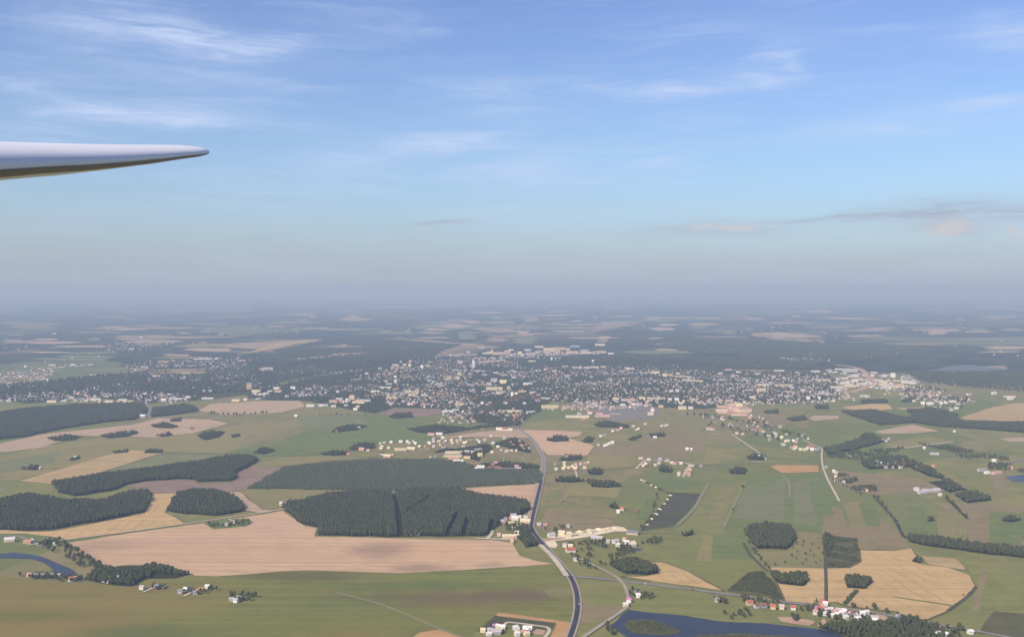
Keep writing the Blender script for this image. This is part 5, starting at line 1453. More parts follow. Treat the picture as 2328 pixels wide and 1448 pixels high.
# the wide village and its school
TV = Z(860, 980, 9.7)
cluster(TV, 9.7, [(130, 276, 46, 'cw'), (40, 300, 40, 'cc'), (285, 268, 80, 'ww'), (500, 258, 100, 'cw'), (640, 256, 70, 'ww'), (678, 292, 74, 'cc'), (765, 246, 60, 'cw'), (822, 295, 82, 'ww'), (910, 358, 80, 'cw'), (70, 368, 80, 'cw'), (60, 412, 92, 'pc'), (230, 396, 62, 'ww'), (90, 525, 104, 'wd'), (200, 576, 180, 'pc', HALL), (318, 548, 46, 'pk'), (490, 440, 280, 'pc', HALL), (725, 412, 200, 'cc', dict(HALL, hpx=3)), (1110, 280, 84, 'ww'), (1142, 306, 54, 'cw'), (1212, 252, 68, 'ww'), (1040, 352, 62, 'pr'), (1090, 402, 68, 'pr'), (1216, 362, 64, 'ww'), (1330, 250, 82, 'cc'), (1230, 196, 92, 'lg'), (1416, 178, 90, 'ww'), (1345, 90, 150, 'ww', HALL), (1170, 98, 160, 'pk', HALL), (1490, 240, 50, 'cw'), (1446, 262, 54, 'lg'), (1620, 230, 82, 'cc'), (1632, 292, 72, 'ww'), (1732, 235, 72, 'yy'), (1752, 288, 62, 'pk'), (1822, 222, 62, 'cl'), (1810, 166, 46, 'cw'), (1890, 286, 82, 'ww'), (1945, 272, 40, 'cw'), (2030, 200, 112, 'yd'), (2160, 196, 54, 'lb'), (2202, 216, 50, 'wl'), (2232, 262, 54, 'ww'), (1870, 378, 72, 'ww'), (1420, 394, 82, 'lk'), (1480, 372, 46, 'lg'), (1370, 318, 46, 'wg'), (1150, 606, 70, 'lk'), (1250, 590, 60, 'lg')],
        'in the wide village above the plantation', 'houses of the wide village')
cluster(TV, 9.7, [(1665, 510, 390, 'cc', dict(BLOCK, hpx=5.5, rz=0.02, depth=13)), (1640, 572, 420, 'cg', dict(BLOCK, hpx=5, rz=0.02, depth=13)), (1665, 628, 260, 'pk', dict(HALL, hpx=3.5, rz=.02)), (1960, 608, 150, 'ck', dict(BLOCK, hpx=5)), (2250, 572, 118, 'yy', dict(BLOCK, hpx=8)), (1950, 490, 120, 'wl', dict(HALL)), (2070, 492, 90, 'ww', dict(BLOCK, hpx=4.5)), (2200, 440, 170, 'ww', dict(BLOCK, hpx=4, rz=.3)), (1760, 700, 230, 'yw', dict(HALL, hpx=3.5))],
        'of the school group in the wide village', 'school group')
cluster(Z(840, 960, 5.543), 5.543, [(1400, 582, 96, 'ww', HALL), (1385, 602, 120, 'lw', HALL), (1570, 588, 165, 'cr', dict(HALL, hpx=3.5)), (1720, 606, 190, 'wl', dict(HALL, hpx=1.6)), (1850, 570, 62, 'wk'), (1872, 604, 82, 'wl'), (1550, 552, 46, 'pk'), (1590, 532, 60, 'ck')], 'in the works row along the plantation edge', 'works row along the plantation')
cluster(Z(840, 960, 5.543), 5.543, [(1545, 392, 40, 'ww'), (1660, 356, 36, 'wl'), (1730, 382, 54, 'yc'), (1790, 372, 36, 'cc'), (1850, 370, 36, 'cl'), (1620, 322, 44, 'ww'), (1560, 276, 54, 'wl'), (1450, 236, 54, 'lk'), (1530, 190, 36, 'ww'), (1780, 272, 36, 'wk'), (1890, 256, 32, 'lk'), (1910, 306, 44, 'pk'), (1975, 306, 44, 'pk'), (1922, 326, 36, 'wk'), (1808, 306, 36, 'lk'), (1950, 352, 34, 'lk'), (2010, 345, 34, 'll'), (1700, 216, 44, 'll')], 'in the leafy gardens beside the grey road', 'houses in the leafy gardens')
cluster(Z(840, 960, 5.543), 5.543, [(1640, 100, 90, 'cw', HALL), (1715, 104, 90, 'wr', dict(HALL, hpx=3)), (1775, 106, 60, 'ww')], 'of the farm on the tan wedge', 'farm on the tan wedge')
# yellow houses
TY = Z(1240, 1000, 6.467)
cluster(TY, 6.467, [(155, 448, 48, 'ww'), (150, 372, 24, 'lg'), (275, 362, 36, 'cw'), (282, 402, 44, 'cc'), (268, 438, 62, 'cc'), (340, 432, 62, 'pc'), (400, 408, 44, 'yc'), (446, 372, 38, 'wk'), (448, 402, 48, 'po'), (440, 434, 72, 'cc'), (580, 352, 36, 'pr'), (622, 352, 46, 'cc'), (580, 388, 52, 'pr'), (576, 432, 62, 'cc'), (520, 372, 30, 'll')], 'in the group of yellow houses beside the road', 'yellow houses beside the road')
cluster(TY, 6.467, [(170, 586, 44, 'wk'), (310, 270, 30, 'll')], 'hidden in the trees near the yellow houses', 'houses in the trees')
cluster(TY, 6.467, [(1400, 296, 72, 'pc'), (1520, 308, 54, 'ww'), (1476, 368, 48, 'cw'), (1442, 398, 44, 'cc'), (1686, 300, 54, 'wl'), (1676, 328, 36, 'lg'), (1620, 388, 44, 'ww'), (1676, 362, 46, 'cl'), (1790, 326, 62, 'cl'), (1860, 358, 62, 'pc'), (1906, 372, 46, 'pk'), (1996, 362, 54, 'ww'), (2162, 398, 54, 'wl'), (1962, 508, 36, 'cc'), (1962, 536, 48, 'cc'), (2126, 462, 46, 'cc'), (2112, 488, 54, 'pr'), (2092, 508, 54, 'po'), (2112, 538, 46, 'pk'), (2290, 400, 44, 'lg')], 'in the ring of new houses on the meadow', 'ring of new houses')
cluster(TY, 6.467, [(780, 88, 26, 'wl'), (870, 102, 48, 'ww'), (906, 88, 36, 'ww'), (942, 72, 44, 'ww'), (986, 58, 54, 'ww')], 'in the slanting row of white houses', 'slanting row of white houses')
cluster(TY, 6.467, [(2085, 152, 54, 'ww'), (2146, 152, 40, 'ww')], 'of the white pair alone on the meadow', 'white pair on the meadow')
cluster(Z(1180, 890, 6.847), 6.847, [(1460, 632, 48, 'ww'), (1540, 612, 72, 'wr'), (1592, 582, 56, 'wr'), (1270, 712, 44, 'ww'), (1326, 692, 54, 'lg'), (1780, 556, 54, 'cl'), (1826, 612, 40, 'cc'), (1862, 598, 32, 'cw'), (1966, 522, 44, 'cl'), (2220, 552, 36, 'ww'), (2272, 546, 40, 'wl'), (2306, 536, 36, 'wl'), (2116, 728, 64, 'ww')], 'scattered on the meadow below the goods yard', 'houses below the goods yard')
# right village
TG = Z(1740, 980, 6.467)
cluster(TG, 6.467, [(320, 168, 84, 'cw'), (416, 158, 46, 'ww'), (456, 172, 36, 'wk'), (240, 200, 40, 'lg'), (272, 222, 54, 'lw'), (386, 258, 46, 'po'), (432, 278, 50, 'ww'), (446, 252, 64, 'wk'), (520, 286, 54, 'cc'), (590, 292, 64, 'cw'), (620, 276, 46, 'lc'), (652, 246, 62, 'pr'), (696, 262, 64, 'wr'), (690, 292, 54, 'cw'), (760, 282, 64, 'lg')], 'in the village at the top of the gravel lane', 'village at the gravel lane')
cluster(TG, 6.467, [(1010, 610, 36, 'ww'), (1050, 630, 26, 'wl'), (1040, 686, 32, 'wk'), (1040, 742, 36, 'wk'), (1156, 774, 32, 'wl'), (900, 548, 40, 'lg')], 'in the thicket beside the gravel lane', 'houses beside the gravel lane')
cluster(TG, 6.467, [(1640, 466, 54, 'wl'), (1690, 496, 72, 'ww'), (1812, 508, 46, 'ww'), (1722, 530, 36, 'lk'), (1780, 550, 46, 'lg'), (1870, 546, 42, 'wk'), (1902, 496, 50, 'pk'), (1946, 506, 42, 'ww'), (2036, 450, 54, 'wl'), (2020, 486, 46, 'wm'), (2040, 516, 54, 'wr'), (1990, 550, 54, 'wk'), (2230, 556, 46, 'll'), (1660, 540, 60, 'lg')], 'in the hamlet inside the right grove', 'hamlet in the right grove')
cluster(TG, 6.467, [(155, 60, 46, 'ww'), (320, 60, 46, 'wk'), (540, 92, 36, 'lk'), (630, 124, 28, 'wl'), (570, 76, 32, 'll'), (1440, 876, 84, 'lg'), (1500, 892, 46, 'pk'), (1240, 392, 46, 'll'), (1720, 140, 40, 'lk'), (1780, 160, 40, 'lk'), (1820, 130, 40, 'll')], 'scattered between the right hedges', 'scattered right houses')
cluster(Z(1728, 900, 3.88), 3.88, [(1525, 630, 34, 'po'), (2066, 582, 38, 'ww'), (2008, 690, 48, 'ww'), (2092, 692, 84, 'pk', BARN), (2210, 650, 40, 'pk'), (1450, 470, 20, 'ww'), (1540, 524, 72, 'gl', BARN), (1962, 666, 72, 'lg', BARN), (1715, 322, 20, 'ww')], 'of the farms along the right lane', 'farms along the right lane')
cluster(Z(1728, 900, 3.88), 3.88, [(1500, 852, 130, 'gl', dict(HALL, rz=-.1)), (1440, 864, 90, 'll', HALL), (1382, 838, 46, 'wl'), (1590, 885, 28, 'ww'), (1560, 845, 60, 'll')], 'of the greenhouse farm on the brown fallow', 'greenhouse farm')
cluster(Z(1160, 900, 3.88), 3.88, [(990, 1012, 44, 'pr'), (955, 1036, 28, 'ww'), (1110, 1025, 36, 'bb')], 'at the lone farm on the road meadow', 'lone farm on the road meadow')
cluster(Z(1160, 900, 3.88), 3.88, [(2195, 540, 26, 'ww'), (1755, 300, 50, 'wk'), (1790, 304, 36, 'wk')], 'near the sharply bent pale lane', 'houses near the bent lane')
print('near buildings', HOUSES[0])

# ---------------------------------------------------------------- the town: its larger buildings one by one
random.seed(77)
TA, TBn, TCn, TD, TE, TFn = Z(840, 800, 6.847), Z(1180, 770, 6.847), Z(1180, 890, 6.847), Z(1520, 810, 6.847), Z(1800, 810, 6.847), Z(600, 820, 6.847)
S = 6.847
B = dict(BLOCK)


def bk(h, **k):
    return dict(BLOCK, hpx=h, **k)


def hl(h=0, **k):
    return dict(HALL, hpx=h, **k)


cluster(TA, S, [(400, 232, 90, 'cl', bk(5)), (520, 268, 60, 'cw', bk(4)), (630, 240, 40, 'ck', bk(7)), (635, 165, 36, 'lk', bk(4)), (490, 180, 30, 'll', bk(5)), (820, 268, 44, 'wl', bk(8)), (900, 236, 60, 'cw', bk(4)), (165, 275, 50, 'wr', bk(4)), (355, 275, 40, 'wl', bk(5)), (440, 262, 80, 'pk', bk(3)), (550, 225, 60, 'pr', bk(5))],
        'in the old town by the church', 'old town blocks')
cluster(TA, S, [(1340, 300, 100, 'wl', hl(3)), (1395, 370, 50, 'cw', bk(6)), (1375, 425, 46, 'cw', bk(4)), (1220, 410, 100, 'pb', bk(5)), (1215, 450, 80, 'cp' if 0 else 'cc', bk(4)), (1580, 362, 60, 'wk', bk(3)), (1540, 412, 46, 'wl', bk(3)), (1120, 262, 40, 'wl', bk(3)), (1410, 195, 70, 'lk', bk(7)), (1720, 315, 140, 'lg', hl(3)), (1800, 370, 100, 'lk', hl(3)), (1970, 340, 80, 'lw', hl(3)), (1940, 470, 90, 'lk', bk(7)), (2060, 500, 60, 'cc', bk(8)), (2110, 502, 60, 'cc', bk(8)), (2035, 370, 20, 'll', bk(4)), (2165, 595, 50, 'cw', bk(7)), (1950, 600, 220, 'cc', bk(6)), (1860, 590, 80, 'cl', hl(4)), (2225, 690, 40, 'wl', bk(8)), (2290, 665, 44, 'ww', bk(4)), (2250, 415, 60, 'lk', bk(4)), (2250, 322, 70, 'lk', bk(3)), (1920, 480, 60, 'lk', bk(4)), (2020, 650, 100, 'cl', hl(3))],
        'in the town centre by the church', 'town centre blocks')
cluster(TA, S, [(250, 468, 60, 'wl', bk(3)), (405, 410, 44, 'wk', bk(5)), (410, 485, 54, 'lk', bk(7)), (300, 515, 90, 'lw', hl(3)), (260, 575, 150, 'ww', hl(2.5)), (90, 636, 130, 'cw', hl(3)), (410, 606, 74, 'po', hl(3.4)), (340, 740, 150, 'yy', bk(5)), (330, 358, 60, 'pk', bk(4)), (630, 640, 60, 'cc', bk(5)), (580, 640, 50, 'cc', bk(5)), (700, 660, 60, 'cc', bk(5)), (740, 650, 50, 'cc', bk(5)), (630, 690, 50, 'cc', bk(5)), (695, 695, 46, 'cc', bk(4)), (510, 670, 60, 'lk', bk(4)), (640, 832, 90, 'wk', hl(3)), (860, 835, 120, 'lk', hl(2)), (1390, 835, 120, 'cc', hl(3.2)), (1275, 790, 40, 'ww', bk(3)), (1230, 945, 180, 'ww', hl(4)), (1340, 915, 100, 'wl', hl(2)), (1120, 550, 30, 'lw', bk(5)), (930, 470, 50, 'lw', bk(4)), (1460, 940, 30, 'wr', bk(4)), (290, 800, 40, 'cl', bk(4)), (330, 825, 40, 'cl', bk(3)), (530, 790, 50, 'll', bk(4)), (1760, 812, 44, 'ww', bk(4)), (1880, 806, 44, 'pc', bk(3)), (2120, 812, 60, 'ww', bk(3)), (2180, 944, 320, 'cc', hl(3)), (2060, 945, 70, 'pk', bk(5))],
        'on the near left side of the town', 'near left town blocks')
cluster(TFn, S, [(1375, 605, 90, 'pp' if 0 else 'pc', bk(8)), (1540, 640, 220, 'cl', hl(4)), (1080, 660, 110, 'pk', bk(6)), (1200, 660, 60, 'pk', hl(4)), (1470, 665, 180, 'ck', hl(4)), (1460, 600, 40, 'wl', bk(3)), (720, 720, 110, 'ww', hl(3)), (890, 715, 70, 'ww', hl(3)), (960, 712, 60, 'wl', hl(3)), (1080, 725, 66, 'ww', bk(4)), (1275, 712, 50, 'cl', hl(2)), (1455, 728, 60, 'ww', bk(3)), (1430, 770, 70, 'ww', bk(4)), (1180, 615, 100, 'lw', hl(3)), (1300, 622, 50, 'wl', hl(3)), (1240, 665, 30, 'cw', bk(5)), (1290, 658, 40, 'wl', bk(4)), (455, 436, 80, 'pw', bk(4)), (220, 490, 100, 'pk', bk(4)), (210, 440, 90, 'lw', hl(3)), (580, 562, 60, 'wl', hl(3)), (355, 580, 50, 'lw', bk(4)), (1610, 215, 60, 'wk', bk(3.4)), (60, 170, 140, 'lk', bk(8)), (820, 165, 90, 'lk', bk(4)), (620, 180, 60, 'wl', bk(3)), (540, 170, 70, 'll', bk(3)), (500, 875, 44, 'ww', hl(2)), (1150, 494, 60, 'wl', hl(2)), (720, 455, 60, 'll', bk(3)), (920, 445, 50, 'll', bk(3)), (30, 540, 60, 'ww', hl(3)), (1320, 640, 40, 'wl', bk(4)), (1590, 660, 50, 'cl', hl(3))],
        'in the left town factories', 'left factories')
T52 = Z(520, 840, 14.48)
cluster(T52, 14.48, [(665, 665, 150, 'pg', dict(BLOCK, hpx=12.5, name='tower_block', cat='tower block', depth=16, rz=.15, where='standing alone above the left suburbs', group='tower block')), (520, 595, 90, 'ww', hl(2.4)), (900, 765, 260, 'cw', hl(5)), (870, 868, 110, 'ww', hl(3)), (1080, 855, 220, 'ww', hl(3.4)), (1220, 840, 140, 'ww', hl(3)), (1350, 750, 140, 'lw', hl(2)), (1570, 660, 180, 'lw', hl(2.5)), (1640, 760, 200, 'pk', bk(4)), (2130, 650, 160, 'wk', bk(4)), (230, 1055, 230, 'cc', hl(3)), (560, 1015, 140, 'wk', hl(2.5)), (1900, 950, 70, 'lw', bk(4)), (1230, 90, 400, 'lk', bk(7))],
        'along the left town edge road', 'left town edge halls')
T0 = Z(0, 640, 3.88)
cluster(T0, 3.88, [(455, 1068, 70, 'cw', hl(3.4)), (845, 1050, 80, 'wl', hl(3)), (960, 1072, 60, 'cw', hl(3)), (1130, 1070, 80, 'cc', hl(4)), (1090, 1050, 70, 'wl', hl(2)), (1445, 1056, 44, 'ww', hl(3)), (1370, 988, 90, 'lw', hl(2)), (1830, 980, 90, 'cw', hl(3)), (1740, 946, 80, 'lw', hl(2)), (1480, 992, 30, 'wk', hl(2)), (696, 998, 30, 'wr', hl(3)), (820, 838, 50, 'ww', hl(3.4)), (310, 900, 44, 'ww', hl(2.5)), (280, 935, 50, 'wl', hl(2.5)), (205, 920, 30, 'wl', hl(2)), (350, 890, 26, 'ww', hl(2)), (420, 880, 30, 'wl', hl(2.5)), (465, 878, 26, 'wl', hl(2)), (90, 930, 30, 'wl', hl(2)), (1640, 820, 60, 'cl', hl(2.5)), (1380, 842, 60, 'cl', hl(3)), (1240, 830, 60, 'pk', hl(3)), (1560, 1045, 120, 'll', hl(2)), (1660, 1035, 40, 'lw', hl(3)), (1830, 1040, 90, 'lw', hl(2)), (1815, 690, 90, 'lw', hl(2)), (1745, 695, 60, 'lw', hl(2)), (1910, 690, 30, 'ww', hl(2)), (2130, 705, 60, 'pk', hl(2.5)), (640, 742, 36, 'ww', hl(2)), (460, 745, 50, 'll', hl(3)), (1160, 600, 40, 'wl', hl(2)), (480, 464, 24, 'ww', hl(2)), (1242, 498, 28, 'ww', hl(2)), (1440, 718, 70, 'pk', hl(3)), (225, 757, 20, 'wk', hl(2))],
        'in the far left suburbs', 'far left suburb buildings')
cluster(TBn, S, [(310, 140, 120, 'cw', hl(3)), (470, 185, 170, 'yc', bk(5)), (635, 175, 160, 'pk', bk(5)), (560, 215, 150, 'pc', bk(4)), (830, 235, 170, 'pc', bk(5)), (1050, 235, 130, 'wk', hl(3)), (1290, 225, 120, 'cc', bk(4)), (1430, 245, 80, 'wl', hl(3)), (870, 130, 130, 'lw', hl(2.5)), (760, 185, 60, 'pc', bk(5)), (130, 188, 90, 'wl', hl(3)), (300, 215, 90, 'lk', bk(3)), (1260, 110, 140, 'cl', bk(4)), (1020, 200, 120, 'lw', hl(3)), (10, 250, 60, 'cc', bk(6)), (150, 260, 60, 'll', bk(4)), (50, 280, 50, 'lc', bk(4)), (430, 228, 80, 'cl', bk(4))],
        'in the far estate behind town', 'far estate blocks')
cluster(Z(1020, 790, 14.48), 14.48, [(1340, 215, 180, 'cc', bk(5)), (1620, 245, 330, 'pk', bk(6)), (1940, 200, 200, 'pk', bk(6)), (1180, 215, 130, 'ww', hl(2)), (1430, 165, 60, 'pw', bk(6)), (2050, 100, 170, 'ww', hl(2)), (1820, 345, 240, 'cw', hl(2.5)), (1760, 450, 130, 'cw', hl(3)), (1120, 520, 240, 'pc', hl(3)), (1340, 500, 230, 'pk', hl(4)), (1580, 480, 200, 'pk', hl(3)), (800, 400, 200, 'pk', hl(2.5)), (640, 170, 120, 'wl', hl(2)), (1080, 22, 200, 'lw', hl(2))],
        'on the far rise behind the church', 'far rise blocks')
cluster(TBn, S, [(200, 372, 110, 'cw', hl(4)), (715, 442, 90, 'wl', hl(2.5)), (880, 470, 110, 'po', hl(4)), (1070, 462, 120, 'll', hl(3)), (1200, 465, 80, 'ck', bk(4)), (1310, 462, 70, 'cw', bk(4)), (300, 510, 70, 'wl', hl(3)), (420, 498, 60, 'wk', hl(3)), (755, 602, 70, 'ww', bk(4)), (1680, 480, 80, 'ww', hl(3.4)), (1755, 485, 70, 'ww', hl(3)), (1620, 515, 120, 'wk', hl(2)), (2125, 555, 110, 'cc', bk(6)), (2270, 595, 60, 'cw', bk(6)), (100, 730, 60, 'ww', hl(4)), (170, 725, 60, 'ww', hl(3)), (40, 840, 90, 'pk', hl(4)), (215, 855, 90, 'cw', hl(3.4)), (410, 940, 130, 'wl', hl(2)), (1920, 948, 90, 'yc', bk(5)), (2160, 948, 210, 'cw', hl(3.4)), (2015, 945, 36, 'wk', bk(4)), (550, 530, 60, 'lk', hl(4)), (1130, 612, 60, 'lk', bk(3))],
        'in the right half of the town', 'right town blocks')
cluster(TCn, S, [(480, 265, 240, 'yc', bk(6)), (910, 412, 335, 'cw', hl(4, rz=-.06, where='standing long before the goods yard')), (1015, 444, 80, 'po', hl(2)), (1110, 350, 70, 'wk', hl(3)), (1300, 400, 210, 'pk', hl(3)), (1260, 352, 100, 'lb', hl(3)), (1510, 365, 150, 'gn', hl(4)), (1505, 138, 90, 'cc', hl(3)), (1615, 230, 70, 'ww', hl(3)), (1870, 220, 90, 'wk', hl(4)), (1790, 225, 50, 'wl', hl(4)), (2080, 310, 50, 'wk', bk(6)), (2050, 370, 80, 'cc', hl(4)), (2210, 250, 60, 'cc', bk(4)), (140, 345, 46, 'ww', bk(4)), (210, 330, 70, 'wl', hl(2)), (90, 195, 46, 'wk', bk(3)), (290, 165, 60, 'lk', bk(5)), (1180, 215, 60, 'wk', bk(5)), (940, 362, 50, 'wl', hl(2)), (1980, 235, 60, 'wk', hl(3)), (2010, 165, 40, 'wk', bk(3)), (1700, 150, 200, 'lk', hl(3)), (970, 300, 30, 'll', bk(6))],
        'around the goods yard', 'goods yard buildings')
cluster(TD, S, [(1000, 770, 150, 'pc', hl(4)), (1100, 785, 90, 'cc', hl(4)), (860, 800, 190, 'pk', hl(4)), (1000, 815, 80, 'wk', hl(3)), (830, 865, 150, 'wc', hl(4)), (1000, 850, 150, 'pc', hl(4)), (1190, 870, 200, 'cc', hl(5, rz=.25)), (1110, 925, 210, 'ck', hl(2, rz=-.1)), (1060, 860, 80, 'pk', hl(5)), (840, 885, 130, 'pk', hl(3))],
        'of the orange sandy factory', 'sandy factory halls')
cluster(TD, S, [(810, 295, 60, 'ww', bk(5)), (140, 560, 44, 'ww', bk(5)), (45, 555, 56, 'wk', bk(4)), (130, 690, 60, 'ww', bk(5)), (240, 715, 40, 'ck', bk(4)), (185, 755, 70, 'cw', hl(3)), (215, 830, 110, 'cw', bk(6)), (345, 822, 70, 'wl', hl(3)), (30, 320, 60, 'yc', bk(5)), (150, 290, 60, 'ck', bk(4)), (180, 330, 180, 'pk', hl(3)), (310, 350, 60, 'wl', bk(5)), (290, 390, 130, 'ww', hl(2.5)), (440, 400, 170, 'ck', hl(3)), (1090, 265, 60, 'cw', hl(2)), (1380, 290, 90, 'cw', hl(2.5)), (1030, 318, 110, 'cl', hl(3)), (1720, 235, 140, 'ww', hl(2.5)), (1640, 350, 40, 'ww', bk(5)), (1440, 465, 130, 'cc', hl(3.4)), (1445, 560, 120, 'cc', bk(7)), (1800, 475, 230, 'cc', hl(4)), (1735, 315, 50, 'wr', hl(2)), (2005, 272, 46, 'wl', bk(3)), (970, 640, 36, 'wr', bk(4)), (945, 706, 100, 'ck', hl(2)), (1870, 575, 60, 'wr', bk(4)), (1310, 660, 90, 'ck', bk(5)), (1840, 640, 60, 'wl', hl(2.5)), (2095, 555, 44, 'wr', bk(5)), (2180, 680, 44, 'ww', bk(6)), (380, 690, 50, 'wk', bk(4)), (930, 222, 90, 'lk', hl(2)), (20, 690, 50, 'ww', hl(3))],
        'in the right suburbs of the town', 'right suburb blocks')
cluster(TE, S, [(510, 290, 46, 'wr', bk(3)), (370, 245, 120, 'wl', hl(2)), (910, 248, 200, 'll', hl(6)), (800, 215, 220, 'lw', hl(2)), (720, 360, 46, 'wk', bk(3)), (820, 355, 90, 'wl', hl(2.5)), (960, 330, 150, 'lc', hl(2)), (860, 475, 40, 'yc', bk(5)), (910, 482, 150, 'cw', hl(4)), (1000, 385, 120, 'cl', hl(2.5)), (1580, 330, 60, 'wl', bk(8)), (1440, 322, 70, 'wl', hl(3)), (1420, 410, 110, 'cw', hl(2.5)), (1430, 455, 130, 'cl', hl(4)), (1335, 385, 40, 'ww', bk(3)), (1800, 420, 150, 'ww', hl(3.4)), (1880, 432, 90, 'wk', hl(3)), (1680, 470, 110, 'oc' if 0 else 'pc', hl(4)), (1690, 495, 180, 'cc', hl(3.4)), (1775, 490, 46, 'wk', bk(4)), (1280, 270, 90, 'lw', hl(2)), (1185, 640, 50, 'wl', hl(3)), (1110, 630, 80, 'wl', hl(2)), (260, 675, 44, 'ww', bk(6)), (430, 670, 36, 'wl', bk(5)), (180, 555, 40, 'wr', bk(5)), (645, 712, 46, 'ww', hl(2)), (710, 560, 40, 'wl', hl(2)), (1500, 490, 150, 'll', hl(2.5)), (1440, 500, 100, 'lc', hl(2)), (2040, 750, 40, 'ww', hl(3.5)), (2140, 765, 40, 'lw', hl(3)), (2230, 818, 36, 'wl', hl(2)), (1900, 712, 28, 'ww', hl(2.5)), (10, 72, 36, 'ww', hl(2)), (95, 75, 40, 'wl', hl(2)), (195, 45, 70, 'wk', hl(2)), (700, 500, 180, 'lc', hl(2)), (490, 390, 200, 'cl', hl(2.5))],
        'in the right factory district', 'factory district buildings')
cluster(T4, 3.88, [(2205, 1022, 80, 'wk', hl(2)), (2210, 1045, 40, 'ww', hl(4)), (2065, 998, 36, 'ww', hl(3)), (1845, 1004, 34, 'wk', hl(2.5)), (1700, 1068, 50, 'ww', hl(3)), (1750, 1090, 26, 'wl', bk(3)), (1735, 1128, 26, 'ww', bk(4)), (1600, 1082, 26, 'wk', bk(4)), (1690, 1140, 20, 'ww', hl(2)), (1440, 1085, 26, 'ww', bk(5)), (1360, 1062, 20, 'ww', hl(2)), (1500, 1090, 50, 'lw', hl(3)), (1640, 1080, 26, 'lw', hl(2.5))],
        'scattered east of the factories', 'eastern scattered buildings')
print('with town', HOUSES[0])


# look-alikes of one group that differ in size say so
for (l_, g_), lst in BYLABEL.items():
    lst.sort(key=lambda q: -q[0])
    if len(lst) > 1 and len(l_.split()) < 16:
        if lst[0][0] > lst[1][0] * 1.12:
            lst[0][1]['label'] = ('larger ' if len(lst) == 2 else 'largest ') + l_
            rest = lst[1:]
            if len(lst) == 2:
                rest[0][1]['label'] = 'smaller ' + l_
            elif rest[-1][0] < rest[-2][0] * .9:
                rest[-1][1]['label'] = 'smallest ' + l_


# ---- landmarks
def lathe(name, prof, n=14):
    v, f = [], []
    for r, z in prof:
        v += [(r * math.cos(2 * math.pi * k / n), r * math.sin(2 * math.pi * k / n), z) for k in range(n)]
    for i in range(len(prof) - 1):
        for k in range(n):
            f.append((i * n + k, i * n + (k + 1) % n, (i + 1) * n + (k + 1) % n, (i + 1) * n + k))
    f.append(tuple((len(prof) - 1) * n + k for k in range(n)))
    return mesh(name, v, f)


g = gp(1076.5, 838)
ch = empty('church', (g.x, g.y, .3), .1)
tw = link('tower', mesh('tower', *(lambda a, h: ([(-a, -a, 0), (a, -a, 0), (a, a, 0), (-a, a, 0), (-a, -a, h), (a, -a, h), (a, a, h), (-a, a, h)], [(0, 1, 5, 4), (1, 2, 6, 5), (2, 3, 7, 6), (3, 0, 4, 7), (4, 5, 6, 7)]))(7.2, 36.0)), WALL['w'][1], ch)
link('spire', mesh('spire', [(-7.5, -7.5, 36.02), (7.5, -7.5, 36.02), (7.5, 7.5, 36.02), (-7.5, 7.5, 36.02), (-5.5, -5.5, 40), (5.5, -5.5, 40), (5.5, 5.5, 40), (-5.5, 5.5, 40), (0, 0, 54)], [(0, 1, 5, 4), (1, 2, 6, 5), (2, 3, 7, 6), (3, 0, 4, 7), (4, 5, 8), (5, 6, 8), (6, 7, 8), (7, 4, 8)]), ROOF['w'][1], tw)
nv = link('nave', wall_mesh(26, 13, 11, 6, WALL['w'][1]), None, ch)
nv.location = (3, 16, 0)
nr = link('roof', roof_mesh(26, 13, 11, 6, ROOF['l'][1]), None, nv)
tag(ch, 'tall white church tower with pointed spire rising from the town centre', 'church')
for x_, l_ in ((500, 'white round storage tank beside the forest belt'), (570, 'white round storage tank beside the forest belt'), (625, 'white round storage tank beside the forest belt')):
    g = gp(*TBn(x_ + 10, 330))
    o = empty('storage_tank', (g.x, g.y, .3))
    link('shell', lathe('shell', [(8, 0), (8, 15)], 18), WALL['w'][1], o)
    link('roof', lathe('roof', [(8.15, 15.02), (5, 17), (.5, 18)], 18), ROOF['l'][1], o)
    tag(o, l_, 'tank', 'three storage tanks')
g = gp(*TBn(1152, 408))
o = empty('water_tower', (g.x, g.y, .3))
link('stem', lathe('stem', [(3.2, 0), (2.4, 14), (3, 16)]), WALL['l'][1], o)
link('tank', lathe('tank', [(3, 16.02), (8, 19), (8.5, 25), (7, 28), (.5, 30)]), WALL['w'][1], o)
tag(o, 'pale mushroom shaped water tower behind the right town', 'water tower')
for (x_, y_), h_, l_ in ((Z(1020, 790, 14.48)(2265, 585), 30, 'thin pale factory chimney right of the church tower'), (TD(2035, 400), 22, 'thin pale chimney in the right suburbs'), (Z(840, 960, 5.543)(1690, 520), 15, 'slim pale mast above the works row'), (Z(840, 960, 5.543)(1935, 500), 14, 'slim pale mast near the grey road'), (Z(840, 960, 5.543)(1790, 520), 10, 'short pale mast above the works row')):
    g = gp(x_, y_)
    o = empty('chimney_stack' if h_ > 18 else 'mast', (g.x, g.y, .3))
    r_ = 1.6 if h_ > 18 else .45
    link('shaft', lathe('shaft', [(r_, 0), (r_ * .7, h_)], 10), WALL['l'][1], o)
    link('cap', lathe('cap', [(r_ * .8, h_ + .02), (r_ * .8, h_ + 1)], 10), WALL['w'][1], o)
    tag(o, l_, 'chimney' if h_ > 18 else 'mast')

